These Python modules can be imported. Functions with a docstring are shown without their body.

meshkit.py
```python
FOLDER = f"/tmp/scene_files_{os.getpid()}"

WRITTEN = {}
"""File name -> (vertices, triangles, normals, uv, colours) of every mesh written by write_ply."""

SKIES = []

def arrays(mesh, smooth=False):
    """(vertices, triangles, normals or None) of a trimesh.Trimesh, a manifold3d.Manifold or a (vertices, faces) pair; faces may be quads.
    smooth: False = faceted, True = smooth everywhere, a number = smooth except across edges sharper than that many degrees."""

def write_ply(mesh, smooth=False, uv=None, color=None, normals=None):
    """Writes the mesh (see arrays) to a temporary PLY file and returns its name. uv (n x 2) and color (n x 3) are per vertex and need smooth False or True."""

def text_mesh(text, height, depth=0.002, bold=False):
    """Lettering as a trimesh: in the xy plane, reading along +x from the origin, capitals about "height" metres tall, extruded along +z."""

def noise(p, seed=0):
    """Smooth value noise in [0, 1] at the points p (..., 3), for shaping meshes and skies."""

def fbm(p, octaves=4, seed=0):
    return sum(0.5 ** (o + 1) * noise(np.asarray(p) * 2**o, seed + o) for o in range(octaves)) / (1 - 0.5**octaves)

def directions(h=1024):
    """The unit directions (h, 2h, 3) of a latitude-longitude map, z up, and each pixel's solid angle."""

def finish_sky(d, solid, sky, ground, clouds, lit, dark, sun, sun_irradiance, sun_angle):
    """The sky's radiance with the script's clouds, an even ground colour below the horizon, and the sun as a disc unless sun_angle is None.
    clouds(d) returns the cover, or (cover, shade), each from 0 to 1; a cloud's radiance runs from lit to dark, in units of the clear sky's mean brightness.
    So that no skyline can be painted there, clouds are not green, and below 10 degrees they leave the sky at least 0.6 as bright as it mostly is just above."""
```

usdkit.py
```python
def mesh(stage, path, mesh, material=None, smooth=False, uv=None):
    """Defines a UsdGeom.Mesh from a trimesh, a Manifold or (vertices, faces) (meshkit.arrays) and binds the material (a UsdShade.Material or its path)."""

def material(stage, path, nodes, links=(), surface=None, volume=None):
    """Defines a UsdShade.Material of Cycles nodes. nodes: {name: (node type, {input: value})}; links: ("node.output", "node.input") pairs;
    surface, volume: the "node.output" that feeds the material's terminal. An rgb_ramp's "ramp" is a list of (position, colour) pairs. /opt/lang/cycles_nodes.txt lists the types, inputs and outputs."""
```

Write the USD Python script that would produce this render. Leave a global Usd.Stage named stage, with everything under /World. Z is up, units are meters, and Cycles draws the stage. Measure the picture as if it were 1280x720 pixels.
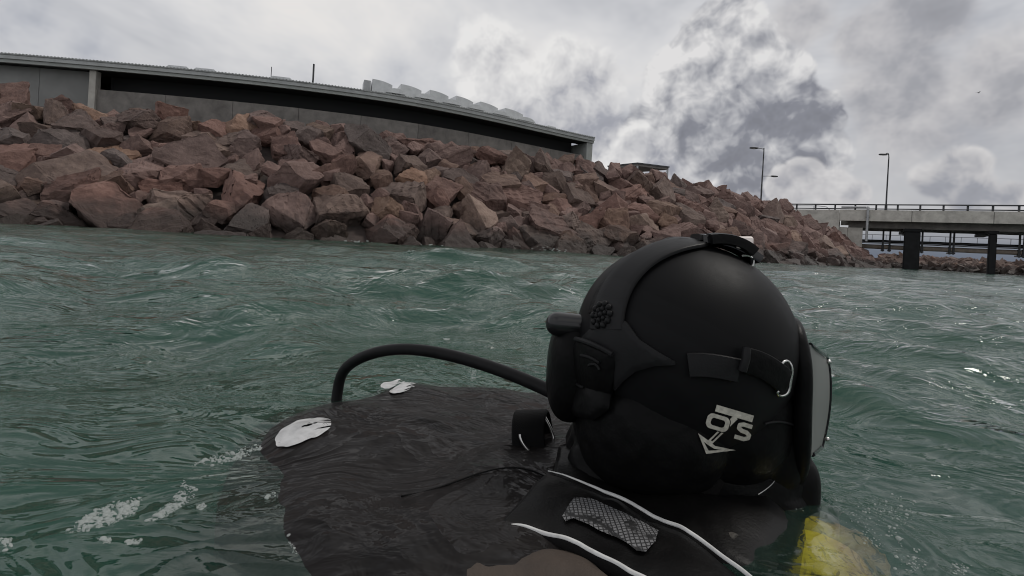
import math, random
import numpy as np
import trimesh
import manifold3d as m3
from scipy.spatial import ConvexHull, HalfspaceIntersection
from shapely.geometry import Polygon, Point, LineString
from pxr import Usd, UsdGeom, UsdLux, UsdShade, Gf, Sdf, Vt
import usdkit, meshkit

rng = np.random.default_rng(11)
random.seed(11)
stage = Usd.Stage.CreateInMemory()
UsdGeom.SetStageUpAxis(stage, "Z")
UsdGeom.Xform.Define(stage, "/World")
UsdGeom.Scope.Define(stage, "/World/Looks")

# ------------------------------------------------------------------ camera
F, CAM_Z, ROLL, PPY = 660.0, 0.26, math.radians(3.29), 305.0     # focal length in px of a 1280 wide frame; level camera, raised lens shift
cam = UsdGeom.Camera.Define(stage, "/World/camera")
cam.CreateHorizontalApertureAttr(36.0)
cam.CreateVerticalApertureAttr(36.0 * 9 / 16)
cam.CreateFocalLengthAttr(36.0 * F / 1280)
cam.CreateVerticalApertureOffsetAttr(-36.0 * (360 - PPY) / 1280)
cam.CreateClippingRangeAttr((0.03, 20000.0))
cam.CreateExposureAttr(0.0)
cr, sr = math.cos(ROLL), math.sin(ROLL)
# camera axes: right (1,0,0) up (0,0,1) looking +y, rolled so that the horizon falls to the right
right, up, back = np.array([cr, 0, sr]), np.array([-sr, 0, cr]), np.array([0, -1, 0])
M = Gf.Matrix4d(*map(float, (*right, 0, *up, 0, *back, 0, 0, 0, CAM_Z, 1)))
cam.AddTransformOp().Set(M)


def P(px, py, D=None, z=None):
    """World point seen at a pixel of the 1280 wide photograph, at depth D or at height z."""
    du, dv = px - 640.0, py - PPY
    X = du * cr - dv * -sr
    Zd = -du * sr + dv * cr
    if D is None:
        D = (CAM_Z - z) / Zd * F
    return np.array([X / F * D, D, CAM_Z - Zd / F * D])


def dirpx(px, py):
    v = P(px, py, 1.0) - np.array([0, 0, CAM_Z])
    return v / np.linalg.norm(v)


# ------------------------------------------------------------------ sky and sun
SUN_EL, SUN_AZ = math.radians(58), math.radians(75)               # azimuth from +y towards +x
SKY_STRENGTH = 0.1


class Graph:
    """Collects Cycles nodes under short names."""
    def __init__(self):
        self.n, self.l, self.k = {}, [], 0

    def node(self, kind, link=None, **inp):
        self.k += 1
        name = f"n{self.k}"
        self.n[name] = (kind, inp)
        for a, b in (link or {}).items():
            self.l.append((b, f"{name}.{a}"))
        return name

    def math(self, op, a, b=None, c=None, clamp=False):
        inp, link = {"math_type": op}, {}
        if clamp:
            inp["use_clamp"] = True
        for i, v in enumerate((a, b, c)):
            if v is None:
                continue
            if isinstance(v, str):
                link[f"value{i + 1}"] = v
            else:
                inp[f"value{i + 1}"] = float(v)
        return self.node("math", link, **inp) + ".value"

    def ramp(self, fac, stops):
        return self.node("rgb_ramp", {"fac": fac}, ramp=stops) + ".color"

    def smooth(self, v, a, b, lo=0.0, hi=1.0):
        return self.node("map_range", {"value": v}, range_type="smoothstep", from_min=float(a), from_max=float(b), to_min=float(lo), to_max=float(hi), clamp=True) + ".result"

    def mix(self, fac, a, b, mode="mix"):
        inp, link = {"mix_type": mode}, {}
        for k, v in (("fac", fac), ("color1", a), ("color2", b)):
            if isinstance(v, str):
                link[k] = v
            else:
                inp[k] = v
        return self.node("mix", link, **inp) + ".color"

    def noise(self, vec, scale, detail=4, rough=0.5, dist=0.0):
        return self.node("noise_texture", {"vector": vec}, scale=float(scale), detail=float(detail), roughness=float(rough), distortion=float(dist)) + ".fac"

    def vmath(self, op, a, b=None, out="vector", scale=None):
        inp, link = {"math_type": op}, {}
        if scale is not None:
            inp["scale"] = float(scale)
        for i, v in enumerate((a, b)):
            if v is None:
                continue
            if isinstance(v, str):
                link[f"vector{i + 1}"] = v
            else:
                inp[f"vector{i + 1}"] = tuple(map(float, v))
        return self.node("vector_math", link, **inp) + "." + out

    def make(self, path, surface=None, volume=None):
        return usdkit.material(stage, path, self.n, self.l, surface=surface, volume=volume)


def srgb(r, g=None, b=None):
    c = np.array([r, r if g is None else g, r if b is None else b], float) / 255
    return tuple(np.where(c <= 0.04045, c / 12.92, ((c + 0.055) / 1.055) ** 2.4))


def sky_material():
    g = Graph()
    d = g.node("texture_coordinate") + ".generated"
    sky = g.node("sky_texture", sky_type="single_scattering", sun_disc=False, sun_elevation=SUN_EL, sun_rotation=SUN_AZ, altitude=0.0) + ".color"
    k = 1.10 / SKY_STRENGTH
    C = lambda *c: tuple(k * x for x in srgb(*c))
    z = g.node("separate_xyz", {"vector": d}) + ".z"

    # high overcast sheet: broad light and dark areas with torn streaks
    dn = g.node("mapping", {"vector": d}, scale=(1.0, 1.0, 2.0), location=(3.1, 0.4, 0.0)) + ".vector"
    n2 = g.noise(dn, 2.6, 5, 0.56, 0.4)
    sheet = g.ramp(n2, [(0.30, C(150, 152, 160)), (0.42, C(180, 181, 185)), (0.52, C(200, 200, 202)), (0.60, C(212, 211, 211)), (0.72, C(224, 221, 218))])
    col = g.mix(0.94, sky, sheet)
    belt = g.smooth(z, 0.0, 0.36, 1.0, 0.0)
    col = g.mix(g.math("multiply", belt, 0.6), col, C(168, 168, 171))

    # cumulus: groups of soft balls whose edges billow; the billows are lit from the upper left by comparing
    # their thickness here with their thickness a little nearer to the light
    w = g.node("noise_texture", {"vector": d}, scale=14.0, detail=2.0, roughness=0.55)
    dw = g.vmath("add", d, g.vmath("scale", g.vmath("subtract", w + ".color", (0.5, 0.5, 0.5)), scale=0.035))

    def billows(vec):
        b1 = g.node("voronoi_texture", {"vector": vec}, feature="f1", scale=7.5, detail=3.0, roughness=0.5, lacunarity=2.5, use_normalize=True) + ".distance"
        return g.math("multiply", g.math("subtract", 0.36, b1), 3.0)

    bil0 = billows(dw)
    bil1 = billows(g.vmath("add", dw, (-0.012, 0.0, 0.024)))
    relief = g.math("subtract", bil0, bil1)

    def cloud(col, balls, edge, lit, mid, dark, opacity=1.0, amt=0.4, gain=1.0, lean=0.5):
        f = None
        cx, cy = np.mean([b[0] for b in balls]), np.mean([b[1] for b in balls])
        size = max(math.hypot(b[0] - cx, b[1] - cy) + b[2] for b in balls) / F
        for px, py, r in balls:
            r = r / F / math.hypot(1, math.hypot(px - 640, py - 305) / F)
            v = g.math("divide", g.vmath("distance", dw, dirpx(px, py), "value"), r)
            f = v if f is None else g.math("smoothmin", f, v, 0.3)
        f = g.math("multiply_add", bil0, amt, g.math("subtract", 1.0, f))
        mask = g.smooth(f, 0.0, edge)
        # side towards the light against the far side of the whole heap
        c = dirpx(cx, cy)
        L = np.array([-0.5, 0.0, 0.86])
        across = g.math("multiply_add", g.vmath("dot_product", d, L, "value"), lean / size, -float(c @ L) * lean / size)
        tone = g.math("add", g.math("multiply_add", relief, gain * 1.15, 0.64), across)
        tone = g.math("subtract", tone, g.math("multiply", f, 0.27))
        tone = g.math("add", tone, g.math("multiply_add", n2, 1.1, -0.55))
        shade = g.ramp(tone, [(0.0, C(*[0.93 * q for q in dark])), (0.26, C(*dark)), (0.5, C(*mid)), (0.9, C(*lit)), (1.0, C(*lit))])
        return g.mix(g.math("multiply", mask, opacity), col, shade)

    # dim scud, upper left and upper right
    col = cloud(col, [(40, 38, 70), (120, 62, 50), (560, 60, 70), (500, 95, 50)], 0.9, (204, 205, 207), (182, 184, 190), (160, 164, 174), 0.75, 0.55, 0.5, 0.0)
    col = cloud(col, [(1000, 22, 48), (1075, 48, 42), (1150, 20, 60), (1130, 120, 85), (1250, 110, 75)], 0.6, (208, 206, 205), (176, 175, 178), (148, 149, 155), 0.85, 0.6, 0.5, 0.0)
    # pale bank over the building
    col = cloud(col, [(610, 80, 62), (690, 125, 70), (740, 105, 46), (640, 150, 70), (735, 200, 80)], 0.30, (222, 221, 220), (188, 188, 191), (152, 154, 163), 0.9, 0.45, 0.7, 0.3)
    # towering cumulus in the middle
    col = cloud(col, [(905, 55, 58), (868, 100, 66), (925, 125, 80), (985, 165, 60), (850, 170, 70), (915, 215, 80), (1018, 150, 34), (1004, 196, 48)], 0.13, (214, 213, 213), (164, 165, 170), (126, 128, 137), 0.95, 0.42, 1.0, 0.12)
    # lit heads in front of it and near the horizon
    col = cloud(col, [(805, 200, 46), (775, 228, 45), (835, 240, 50)], 0.4, (222, 221, 220), (188, 188, 191), (152, 154, 163), 0.8, 0.45, 0.7, 0.3)
    col = cloud(col, [(1010, 216, 22), (1035, 232, 28), (985, 238, 28), (1062, 242, 22)], 0.25, (218, 216, 215), (186, 185, 187), (154, 155, 162), 0.9, 0.32, 0.6, 0.3)
    col = cloud(col, [(1205, 205, 32), (1178, 224, 30), (1215, 238, 34), (1268, 245, 22)], 0.3, (216, 214, 213), (182, 181, 183), (146, 148, 156), 0.9, 0.36, 0.6, 0.35)
    # blue-grey rain low over the far sea
    rain = g.smooth(z, 0.015, 0.085, 1.0, 0.0)
    col = g.mix(g.math("multiply", rain, 0.9), col, C(88, 97, 112))
    bg = g.node("background_shader", {"color": col}, strength=SKY_STRENGTH)
    return g.make("/World/Looks/sky_clouds", surface=bg + ".background")


dome = UsdLux.DomeLight.Define(stage, "/World/sky")
dome.CreateIntensityAttr(1.0)
UsdShade.MaterialBindingAPI.Apply(dome.GetPrim()).Bind(sky_material())
sun = UsdLux.DistantLight.Define(stage, "/World/sun")
sun.CreateIntensityAttr(0.40)
sun.CreateAngleAttr(12.0)
sun.CreateColorAttr(Gf.Vec3f(1.0, 0.96, 0.9))
sun.GetPrim().CreateAttribute("inputs:normalize", Sdf.ValueTypeNames.Bool).Set(True)
sd = np.array([math.cos(SUN_EL) * math.sin(SUN_AZ), math.cos(SUN_EL) * math.cos(SUN_AZ), math.sin(SUN_EL)])
zx = sd
xx = np.cross([0, 0, 1.0], zx); xx /= np.linalg.norm(xx)
yx = np.cross(zx, xx)
sun.AddTransformOp().Set(Gf.Matrix4d(*map(float, (*xx, 0, *yx, 0, *zx, 0, 0, 0, 60, 1))))


# ------------------------------------------------------------------ helpers for things
used = {}


def numbered(parent, name):
    k = used.get((parent, name), 0)
    used[(parent, name)] = k + 1
    return name if k == 0 else f"{name}_{k:03d}"


def data(prim, label=None, cat=None, group=None, kind=None):
    for k, v in (("label", label), ("category", cat), ("group", group), ("kind", kind)):
        if v:
            prim.SetCustomDataByKey(k, v)


def thing(name, label, cat, loc=(0, 0, 0), group=None, kind=None, parent="/World"):
    x = UsdGeom.Xform.Define(stage, parent + "/" + numbered(parent, name))
    if any(loc):
        x.AddTranslateOp().Set(Gf.Vec3d(*map(float, loc)))
    data(x.GetPrim(), label, cat, group, kind)
    return x


def obj(name, mesh, mat, parent=None, smooth=30, off=None, **kw):
    pp = "/World" if parent is None else str(parent.GetPath())
    if isinstance(mesh, (list,)):
        mesh = trimesh.util.concatenate(mesh)
    if off is not None:
        mesh = mesh.copy()
        mesh.apply_translation(-np.asarray(off))
    m = usdkit.mesh(stage, pp + "/" + numbered(pp, name), mesh, mat, smooth=smooth)
    data(m.GetPrim(), **kw)
    return m


def creased(mesh, degrees):
    """(vertices, faces, normals) with every corner's normal averaged over the faces that turn less than the given angle."""
    V, Fa = np.asarray(mesh.vertices, float), np.asarray(mesh.faces)
    n = np.cross(V[Fa[:, 1]] - V[Fa[:, 0]], V[Fa[:, 2]] - V[Fa[:, 0]])
    u = n / np.maximum(np.linalg.norm(n, axis=1, keepdims=True), 1e-20)
    nf = len(Fa)
    vert, face = Fa.ravel(), np.repeat(np.arange(nf), 3)
    order = np.argsort(vert, kind="stable")
    start = np.searchsorted(vert[order], np.arange(len(V)))
    count = np.bincount(vert, minlength=len(V))
    acc = np.zeros((3 * nf, 3))
    for k in range(int(count.max())):
        other = face[order[np.minimum(start[vert] + k, 3 * nf - 1)]]
        ok = (k < count[vert]) & ((u[face] * u[other]).sum(1) > math.cos(math.radians(degrees)))
        acc += np.where(ok[:, None], n[other], 0)
    acc /= np.maximum(np.linalg.norm(acc, axis=1, keepdims=True), 1e-20)
    return V[vert], np.arange(3 * nf).reshape(-1, 3), acc


def rock_obj(name, mesh, mat, parent, degrees=28, **kw):
    pp_ = str(parent.GetPath())
    v, f, n = creased(mesh, degrees)
    m = UsdGeom.Mesh.Define(stage, pp_ + "/" + numbered(pp_, name))
    m.CreatePointsAttr(Vt.Vec3fArray.FromNumpy(v.astype(np.float32)))
    m.CreateFaceVertexCountsAttr(Vt.IntArray.FromNumpy(np.full(len(f), 3, np.int32)))
    m.CreateFaceVertexIndicesAttr(Vt.IntArray.FromNumpy(f.astype(np.int32).ravel()))
    m.CreateSubdivisionSchemeAttr("none")
    m.CreateNormalsAttr(Vt.Vec3fArray.FromNumpy(n.astype(np.float32)))
    m.SetNormalsInterpolation("vertex")
    UsdShade.MaterialBindingAPI.Apply(m.GetPrim()).Bind(mat)
    data(m.GetPrim(), **kw)
    return m


def box(a, b, chamfer=0.0):
    a, b = np.minimum(a, b), np.maximum(a, b)
    if chamfer:
        pts = []
        for s in np.ndindex(2, 2, 2):
            c = np.where(np.array(s) == 1, b, a)
            sg = np.where(np.array(s) == 1, -1, 1)
            for k in range(3):
                q = c + sg * chamfer
                q[k] = c[k]
                pts.append(q)
        return trimesh.convex.convex_hull(np.array(pts))
    m = trimesh.creation.box(extents=b - a)
    m.apply_translation((a + b) / 2)
    return m


def frame_box(o, ux, uy, lx, ly, z0, z1, chamfer=0.0):
    """A box with its corner at o (x, y), running lx along ux and ly along uy, from z0 to z1."""
    m = box((0, 0, z0), (lx, ly, z1), chamfer)
    T = np.eye(4)
    T[:2, 0], T[:2, 1] = ux, uy
    T[:2, 3] = o[:2]
    m.apply_transform(T)
    if np.linalg.det(T[:3, :3]) < 0:
        m.invert()
    return m


def tube(points, radius, sides=12, closed=False, caps=True):
    p = np.asarray(points, float)
    r = np.broadcast_to(np.asarray(radius, float), (len(p),))
    t = np.gradient(p, axis=0) if not closed else np.roll(p, -1, 0) - np.roll(p, 1, 0)
    t /= np.linalg.norm(t, axis=1, keepdims=True)
    n = np.cross(t[0], [0.3, 0.2, 1.0]); n /= np.linalg.norm(n)
    V = []
    for i in range(len(p)):
        n = n - t[i] * (n @ t[i]); n /= np.linalg.norm(n)
        b = np.cross(t[i], n)
        a = np.linspace(0, 2 * np.pi, sides, endpoint=False)
        V.append(p[i] + r[i] * (np.cos(a)[:, None] * n + np.sin(a)[:, None] * b))
    V = np.vstack(V)
    Fc = []
    m = len(p)
    for i in range(m if closed else m - 1):
        j = (i + 1) % m
        for k in range(sides):
            k2 = (k + 1) % sides
            Fc += [[i * sides + k, i * sides + k2, j * sides + k2], [i * sides + k, j * sides + k2, j * sides + k]]
    if caps and not closed:
        c0, c1 = len(V), len(V) + 1
        V = np.vstack([V, p[0], p[-1]])
        for k in range(sides):
            k2 = (k + 1) % sides
            Fc += [[c0, k2, k], [c1, (m - 1) * sides + k, (m - 1) * sides + k2]]
    return trimesh.Trimesh(V, np.array(Fc), process=False)


def spline(points, n):
    from scipy.interpolate import CubicSpline
    p = np.asarray(points, float)
    s = np.r_[0, np.cumsum(np.linalg.norm(np.diff(p, axis=0), axis=1))]
    return CubicSpline(s, p)(np.linspace(0, s[-1], n))


def ellipsoid(c, r, sub=4, power=None):
    m = trimesh.creation.icosphere(sub)
    v = m.vertices.copy()
    if power:
        v = v / (np.abs(v) ** power).sum(1, keepdims=True) ** (1 / power)
    m.vertices = v * np.asarray(r) + np.asarray(c)
    return m


# ------------------------------------------------------------------ materials
LK = "/World/Looks/"


def simple(name, color, rough=0.5, metallic=0.0, bump=None, vary=None, spec=0.5, space="position"):
    """Principled with optional noise in colour (scale, amount) and bump (scale, distance)."""
    g = Graph()
    pos = g.node("geometry") + ".position"
    p = {"roughness": float(rough), "metallic": float(metallic), "specular_ior_level": float(spec)}
    link = {}
    if vary:
        n = g.noise(pos, vary[0], 6, 0.62, 0.3)
        c0 = tuple(np.array(color) * (1 - vary[1])); c1 = tuple(np.array(color) * (1 + vary[1]))
        link["base_color"] = g.ramp(n, [(0.3, c0), (0.7, c1)])
        link["roughness"] = g.math("multiply_add", n, 0.3, rough - 0.15, clamp=True)
    else:
        p["base_color"] = tuple(map(float, color))
    if bump:
        nb = g.noise(pos, bump[0], 5, 0.6)
        link["normal"] = g.node("bump", {"height": nb}, distance=float(bump[1]), strength=float(bump[2]) if len(bump) > 2 else 0.6) + ".normal"
    b = g.node("principled_bsdf", link, **p)
    return g.make(LK + name, surface=b + ".BSDF")


def rock_material(name, tones):
    g = Graph()
    geo = g.node("geometry")
    pos = geo + ".position"
    rnd = g.node("object_info") + ".random"
    n1 = g.noise(pos, 0.9, 6, 0.6, 0.4)
    n2 = g.noise(pos, 6.0, 8, 0.68, 0.2)
    n3 = g.noise(pos, 42.0, 4, 0.7)
    v = g.math("add", g.math("multiply", n1, 0.55), g.math("multiply", n2, 0.45))
    col = g.ramp(v, [(0.28, tones[0]), (0.47, tones[1]), (0.62, tones[2]), (0.8, tones[3])])
    # each stone a little lighter or darker, a little redder or greyer
    val = g.node("map_range", {"value": rnd}, from_min=0.0, from_max=1.0, to_min=0.78, to_max=1.25, clamp=True) + ".result"
    hue = g.node("map_range", {"value": g.math("fraction", g.math("multiply", rnd, 7.3))}, from_min=0.0, from_max=1.0, to_min=0.72, to_max=1.08, clamp=True) + ".result"
    col = g.node("hsv", {"color": col, "value": val, "saturation": hue}, hue=0.5, fac=1.0) + ".color"
    speck = g.smooth(n3, 0.60, 0.74)
    col = g.mix(g.math("multiply", speck, 0.30), col, (0.24, 0.19, 0.17))
    # lichen and pale scuffs
    sc = g.smooth(g.noise(pos, 2.1, 8, 0.72, 0.8), 0.60, 0.72)
    col = g.mix(g.math("multiply", sc, 0.35), col, tuple(1.5 * np.array(tones[2])))
    # tide band: wet, algae dark
    zz = g.node("separate_xyz", {"vector": pos}) + ".z"
    wet = g.smooth(g.math("add", zz, g.math("multiply", g.math("subtract", n1, 0.5), 1.6)), 0.40, 1.35, 1.0, 0.0)
    col = g.mix(g.math("multiply", wet, 0.84), col, (0.022, 0.0175, 0.015))
    rough = g.node("map_range", {"value": wet}, from_min=0.0, from_max=1.0, to_min=0.86, to_max=0.62, clamp=True) + ".result"
    h = g.math("add", g.math("multiply", n2, 1.0), g.math("multiply", n3, 0.25))
    bump = g.node("bump", {"height": h}, distance=0.10, strength=0.75) + ".normal"
    b = g.node("principled_bsdf", {"base_color": col, "roughness": rough, "normal": bump}, specular_ior_level=0.3)
    return g.make(LK + name, surface=b + ".BSDF")


ROCKS = [
    rock_material("red_granite", [(0.063, 0.038, 0.034), (0.125, 0.073, 0.061), (0.173, 0.105, 0.088), (0.228, 0.153, 0.133)]),
    rock_material("brown_granite", [(0.055, 0.036, 0.029), (0.109, 0.068, 0.054), (0.161, 0.105, 0.081), (0.220, 0.153, 0.118)]),
    rock_material("grey_granite", [(0.044, 0.034, 0.030), (0.088, 0.063, 0.056), (0.132, 0.096, 0.086), (0.190, 0.146, 0.133)]),
    rock_material("tan_granite", [(0.080, 0.048, 0.035), (0.154, 0.094, 0.068), (0.214, 0.140, 0.103), (0.280, 0.203, 0.159)]),
]
BANK = simple("bank_soil", (0.045, 0.034, 0.03), 0.95, bump=(3, 0.1), vary=(1.5, 0.4))
CONC = simple("weathered_concrete", (0.33, 0.315, 0.285), 0.85, bump=(9, 0.01), vary=(1.2, 0.28))
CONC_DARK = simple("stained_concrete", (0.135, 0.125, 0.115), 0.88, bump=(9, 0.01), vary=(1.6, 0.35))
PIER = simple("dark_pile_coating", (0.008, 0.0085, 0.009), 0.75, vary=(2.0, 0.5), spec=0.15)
STEEL_DARK = simple("dark_painted_steel", (0.025, 0.026, 0.028), 0.5, vary=(4, 0.4))
STEEL_GREY = simple("galvanised_steel", (0.27, 0.275, 0.28), 0.45, 0.3, vary=(3, 0.2))
PIPE_TAN = simple("lagged_pipe", (0.24, 0.20, 0.165), 0.7, vary=(2.5, 0.25))
ROOF = simple("roof_sheet", (0.30, 0.31, 0.305), 0.5, 0.2, vary=(2, 0.2))
FASCIA = simple("fascia_paint", (0.25, 0.262, 0.25), 0.55, vary=(0.7, 0.2))
WALL_PANEL = simple("grey_wall_panel", (0.17, 0.172, 0.166), 0.75, vary=(0.8, 0.18), bump=(14, 0.006))
RECESS = simple("painted_recess_shade", (0.009, 0.0095, 0.0105), 0.8, vary=(2, 0.4))  # shade of the open strip and soffit put into a near-black colour
UNIT = simple("rooftop_unit_paint", (0.46, 0.47, 0.475), 0.45, 0.1, vary=(3, 0.12))

# rubber, neoprene and fabric of the diver
NEOPRENE = simple("black_neoprene", (0.0032, 0.0032, 0.0036), 0.5, bump=(900, 0.0004, 0.25), vary=(30, 0.2), spec=0.12)
RUBBER = simple("black_rubber", (0.0019, 0.0019, 0.002), 0.40, bump=(34, 0.004, 0.45), vary=(40, 0.25), spec=0.10)
RUBBER_MATT = simple("worn_strap_rubber", (0.0065, 0.0065, 0.007), 0.45, bump=(500, 0.0005, 0.4), vary=(35, 0.25), spec=0.18)
GLOSS = simple("glossy_black_plastic", (0.006, 0.006, 0.0065), 0.12, spec=0.5)
DRYSUIT = simple("wet_black_drysuit", (0.0028, 0.0026, 0.0026), 0.45, bump=(260, 0.001, 0.5), vary=(14, 0.35), spec=0.14)
WEB = simple("black_webbing", (0.003, 0.003, 0.0032), 0.6, bump=(1400, 0.0009, 0.9), spec=0.12)
CHROME = simple("worn_stainless", (0.62, 0.61, 0.59), 0.22, 1.0, vary=(60, 0.15))
PIPING = simple("white_piping", (0.50, 0.50, 0.49), 0.6, vary=(60, 0.2))
BROWN = simple("brown_fabric", (0.034, 0.023, 0.016), 0.7, bump=(240, 0.0012, 0.6), vary=(26, 0.35))
SKY_GLINT = simple("painted_sky_glint", (0.42, 0.42, 0.42), 0.35, vary=(45, 0.25))  # pale colour stands in for sky reflected on the wet vest
LOGO = simple("logo_print", (0.40, 0.385, 0.335), 0.7, vary=(220, 0.3))
WHITE_TAB = simple("white_plastic", (0.78, 0.70, 0.66), 0.4)
g_ = Graph()
FOAM = g_.make(LK + "foam_and_glints", surface=g_.node("mix_closure", {"closure1": g_.node("principled_bsdf", base_color=(0.36, 0.38, 0.37), roughness=0.2) + ".BSDF", "closure2": g_.node("transparent_bsdf", color=(0.95, 1, 0.97)) + ".BSDF"}, fac=0.5) + ".closure")


def hex_material():
    g = Graph()
    pos = g.node("geometry") + ".position"
    v = g.node("voronoi_texture", {"vector": pos}, feature="distance_to_edge", scale=270.0, randomness=0.15) + ".distance"
    n = g.noise(pos, 60, 4, 0.6)
    m = g.smooth(v, 0.05, 0.2)
    col = g.mix(g.math("multiply", m, g.math("add", n, 0.35)), (0.006, 0.006, 0.0065), (0.16, 0.16, 0.163))
    b = g.node("principled_bsdf", {"base_color": col, "normal": g.node("bump", {"height": m}, distance=0.001, strength=0.8) + ".normal"}, roughness=0.55)
    return g.make(LK + "hexagon_reflective_mesh", surface=b + ".BSDF")


HEX = hex_material()


def yellow_material():
    g = Graph()
    pos = g.node("geometry") + ".position"
    n = g.noise(pos, 9, 6, 0.62, 0.6)
    n2 = g.noise(pos, 38, 6, 0.65, 0.5)
    x = g.node("separate_xyz", {"vector": pos}) + ".x"
    worn = g.smooth(g.math("add", x, g.math("multiply", g.math("subtract", n, 0.5), 0.22)), 0.315, 0.375)
    tan = g.ramp(n2, [(0.35, (0.20, 0.075, 0.04)), (0.5, (0.42, 0.24, 0.13)), (0.65, (0.55, 0.37, 0.24))])
    col = g.mix(g.math("multiply", worn, 0.9), (0.78, 0.56, 0.010), tan)
    ripple_streaks = g.smooth(g.noise(g.node("mapping", {"vector": pos}, scale=(1.0, 0.45, 1.0), rotation=(0, 0, 0.5)) + ".vector", 44, 3, 0.55, 1.2), 0.56, 0.62)
    col = g.mix(g.math("multiply", ripple_streaks, 0.8), col, (0.04, 0.035, 0.03))  # dark streaks paint in the ripple reflections of the water above
    b = g.node("principled_bsdf", {"base_color": col}, roughness=0.4)
    return g.make(LK + "worn_yellow_painted_ripples", surface=b + ".BSDF")


YELLOW = yellow_material()


def glass_visor():
    g = Graph()
    b = g.node("principled_bsdf", base_color=(0.13, 0.135, 0.13), roughness=0.42, specular_ior_level=0.35)
    return g.make(LK + "visor_lens", surface=b + ".BSDF")


VISOR = glass_visor()


def ripple_normal(g, pos, strength):
    """Small ripples: sharp-crested wavelets in drifting patches, as a bump on the modelled waves."""
    st = g.node("mapping", {"vector": pos}, scale=(1.0, 1.35, 1.0), rotation=(0, 0, 0.3)) + ".vector"
    a = g.noise(st, 6.5, 3, 0.55, 1.1)
    m = g.noise(st, 2.4, 2, 0.5, 0.8)
    b = g.noise(st, 24.0, 3, 0.55, 0.7)
    c = g.noise(st, 62.0, 2, 0.5, 0.3)
    patch = g.smooth(g.noise(pos, 1.5, 2, 0.5, 0.8), 0.40, 0.60)
    h = g.math("multiply", g.math("absolute", g.math("subtract", a, 0.5)), -1.5)
    h = g.math("add", h, g.math("multiply", g.math("absolute", g.math("subtract", m, 0.5)), -2.6))
    h = g.math("add", h, g.math("multiply", b, g.math("multiply_add", patch, 0.36, 0.06)))
    h = g.math("add", h, g.math("multiply", c, g.math("multiply", patch, 0.10)))
    return g.node("bump", {"height": h}, distance=0.024, strength=strength) + ".normal"


def water_material():
    g = Graph()
    pos = g.node("geometry") + ".position"
    nrm = ripple_normal(g, pos, 0.62)
    fr = g.node("fresnel", {"normal": nrm}, IOR=1.33) + ".fac"
    gl = g.node("glossy_bsdf", {"normal": nrm}, color=(0.96, 0.97, 0.95), roughness=0.03) + ".BSDF"
    rf = g.node("refraction_bsdf", {"normal": nrm}, color=(0.92, 1.0, 0.96), IOR=1.33, roughness=0.0) + ".BSDF"
    tr = g.node("transparent_bsdf", color=(0.92, 1.0, 0.96)) + ".BSDF"
    inn = g.node("mix_closure", {"closure1": tr, "closure2": rf}, fac=0.5) + ".closure"
    veil = g.node("diffuse_bsdf", color=(0.055, 0.115, 0.09)) + ".BSDF"
    body = g.node("mix_closure", {"closure1": inn, "closure2": veil}, fac=0.07) + ".closure"
    s = g.node("mix_closure", {"fac": fr, "closure1": body, "closure2": gl}) + ".closure"
    return g.make(LK + "green_sea_water", surface=s)


WATER = water_material()


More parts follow.
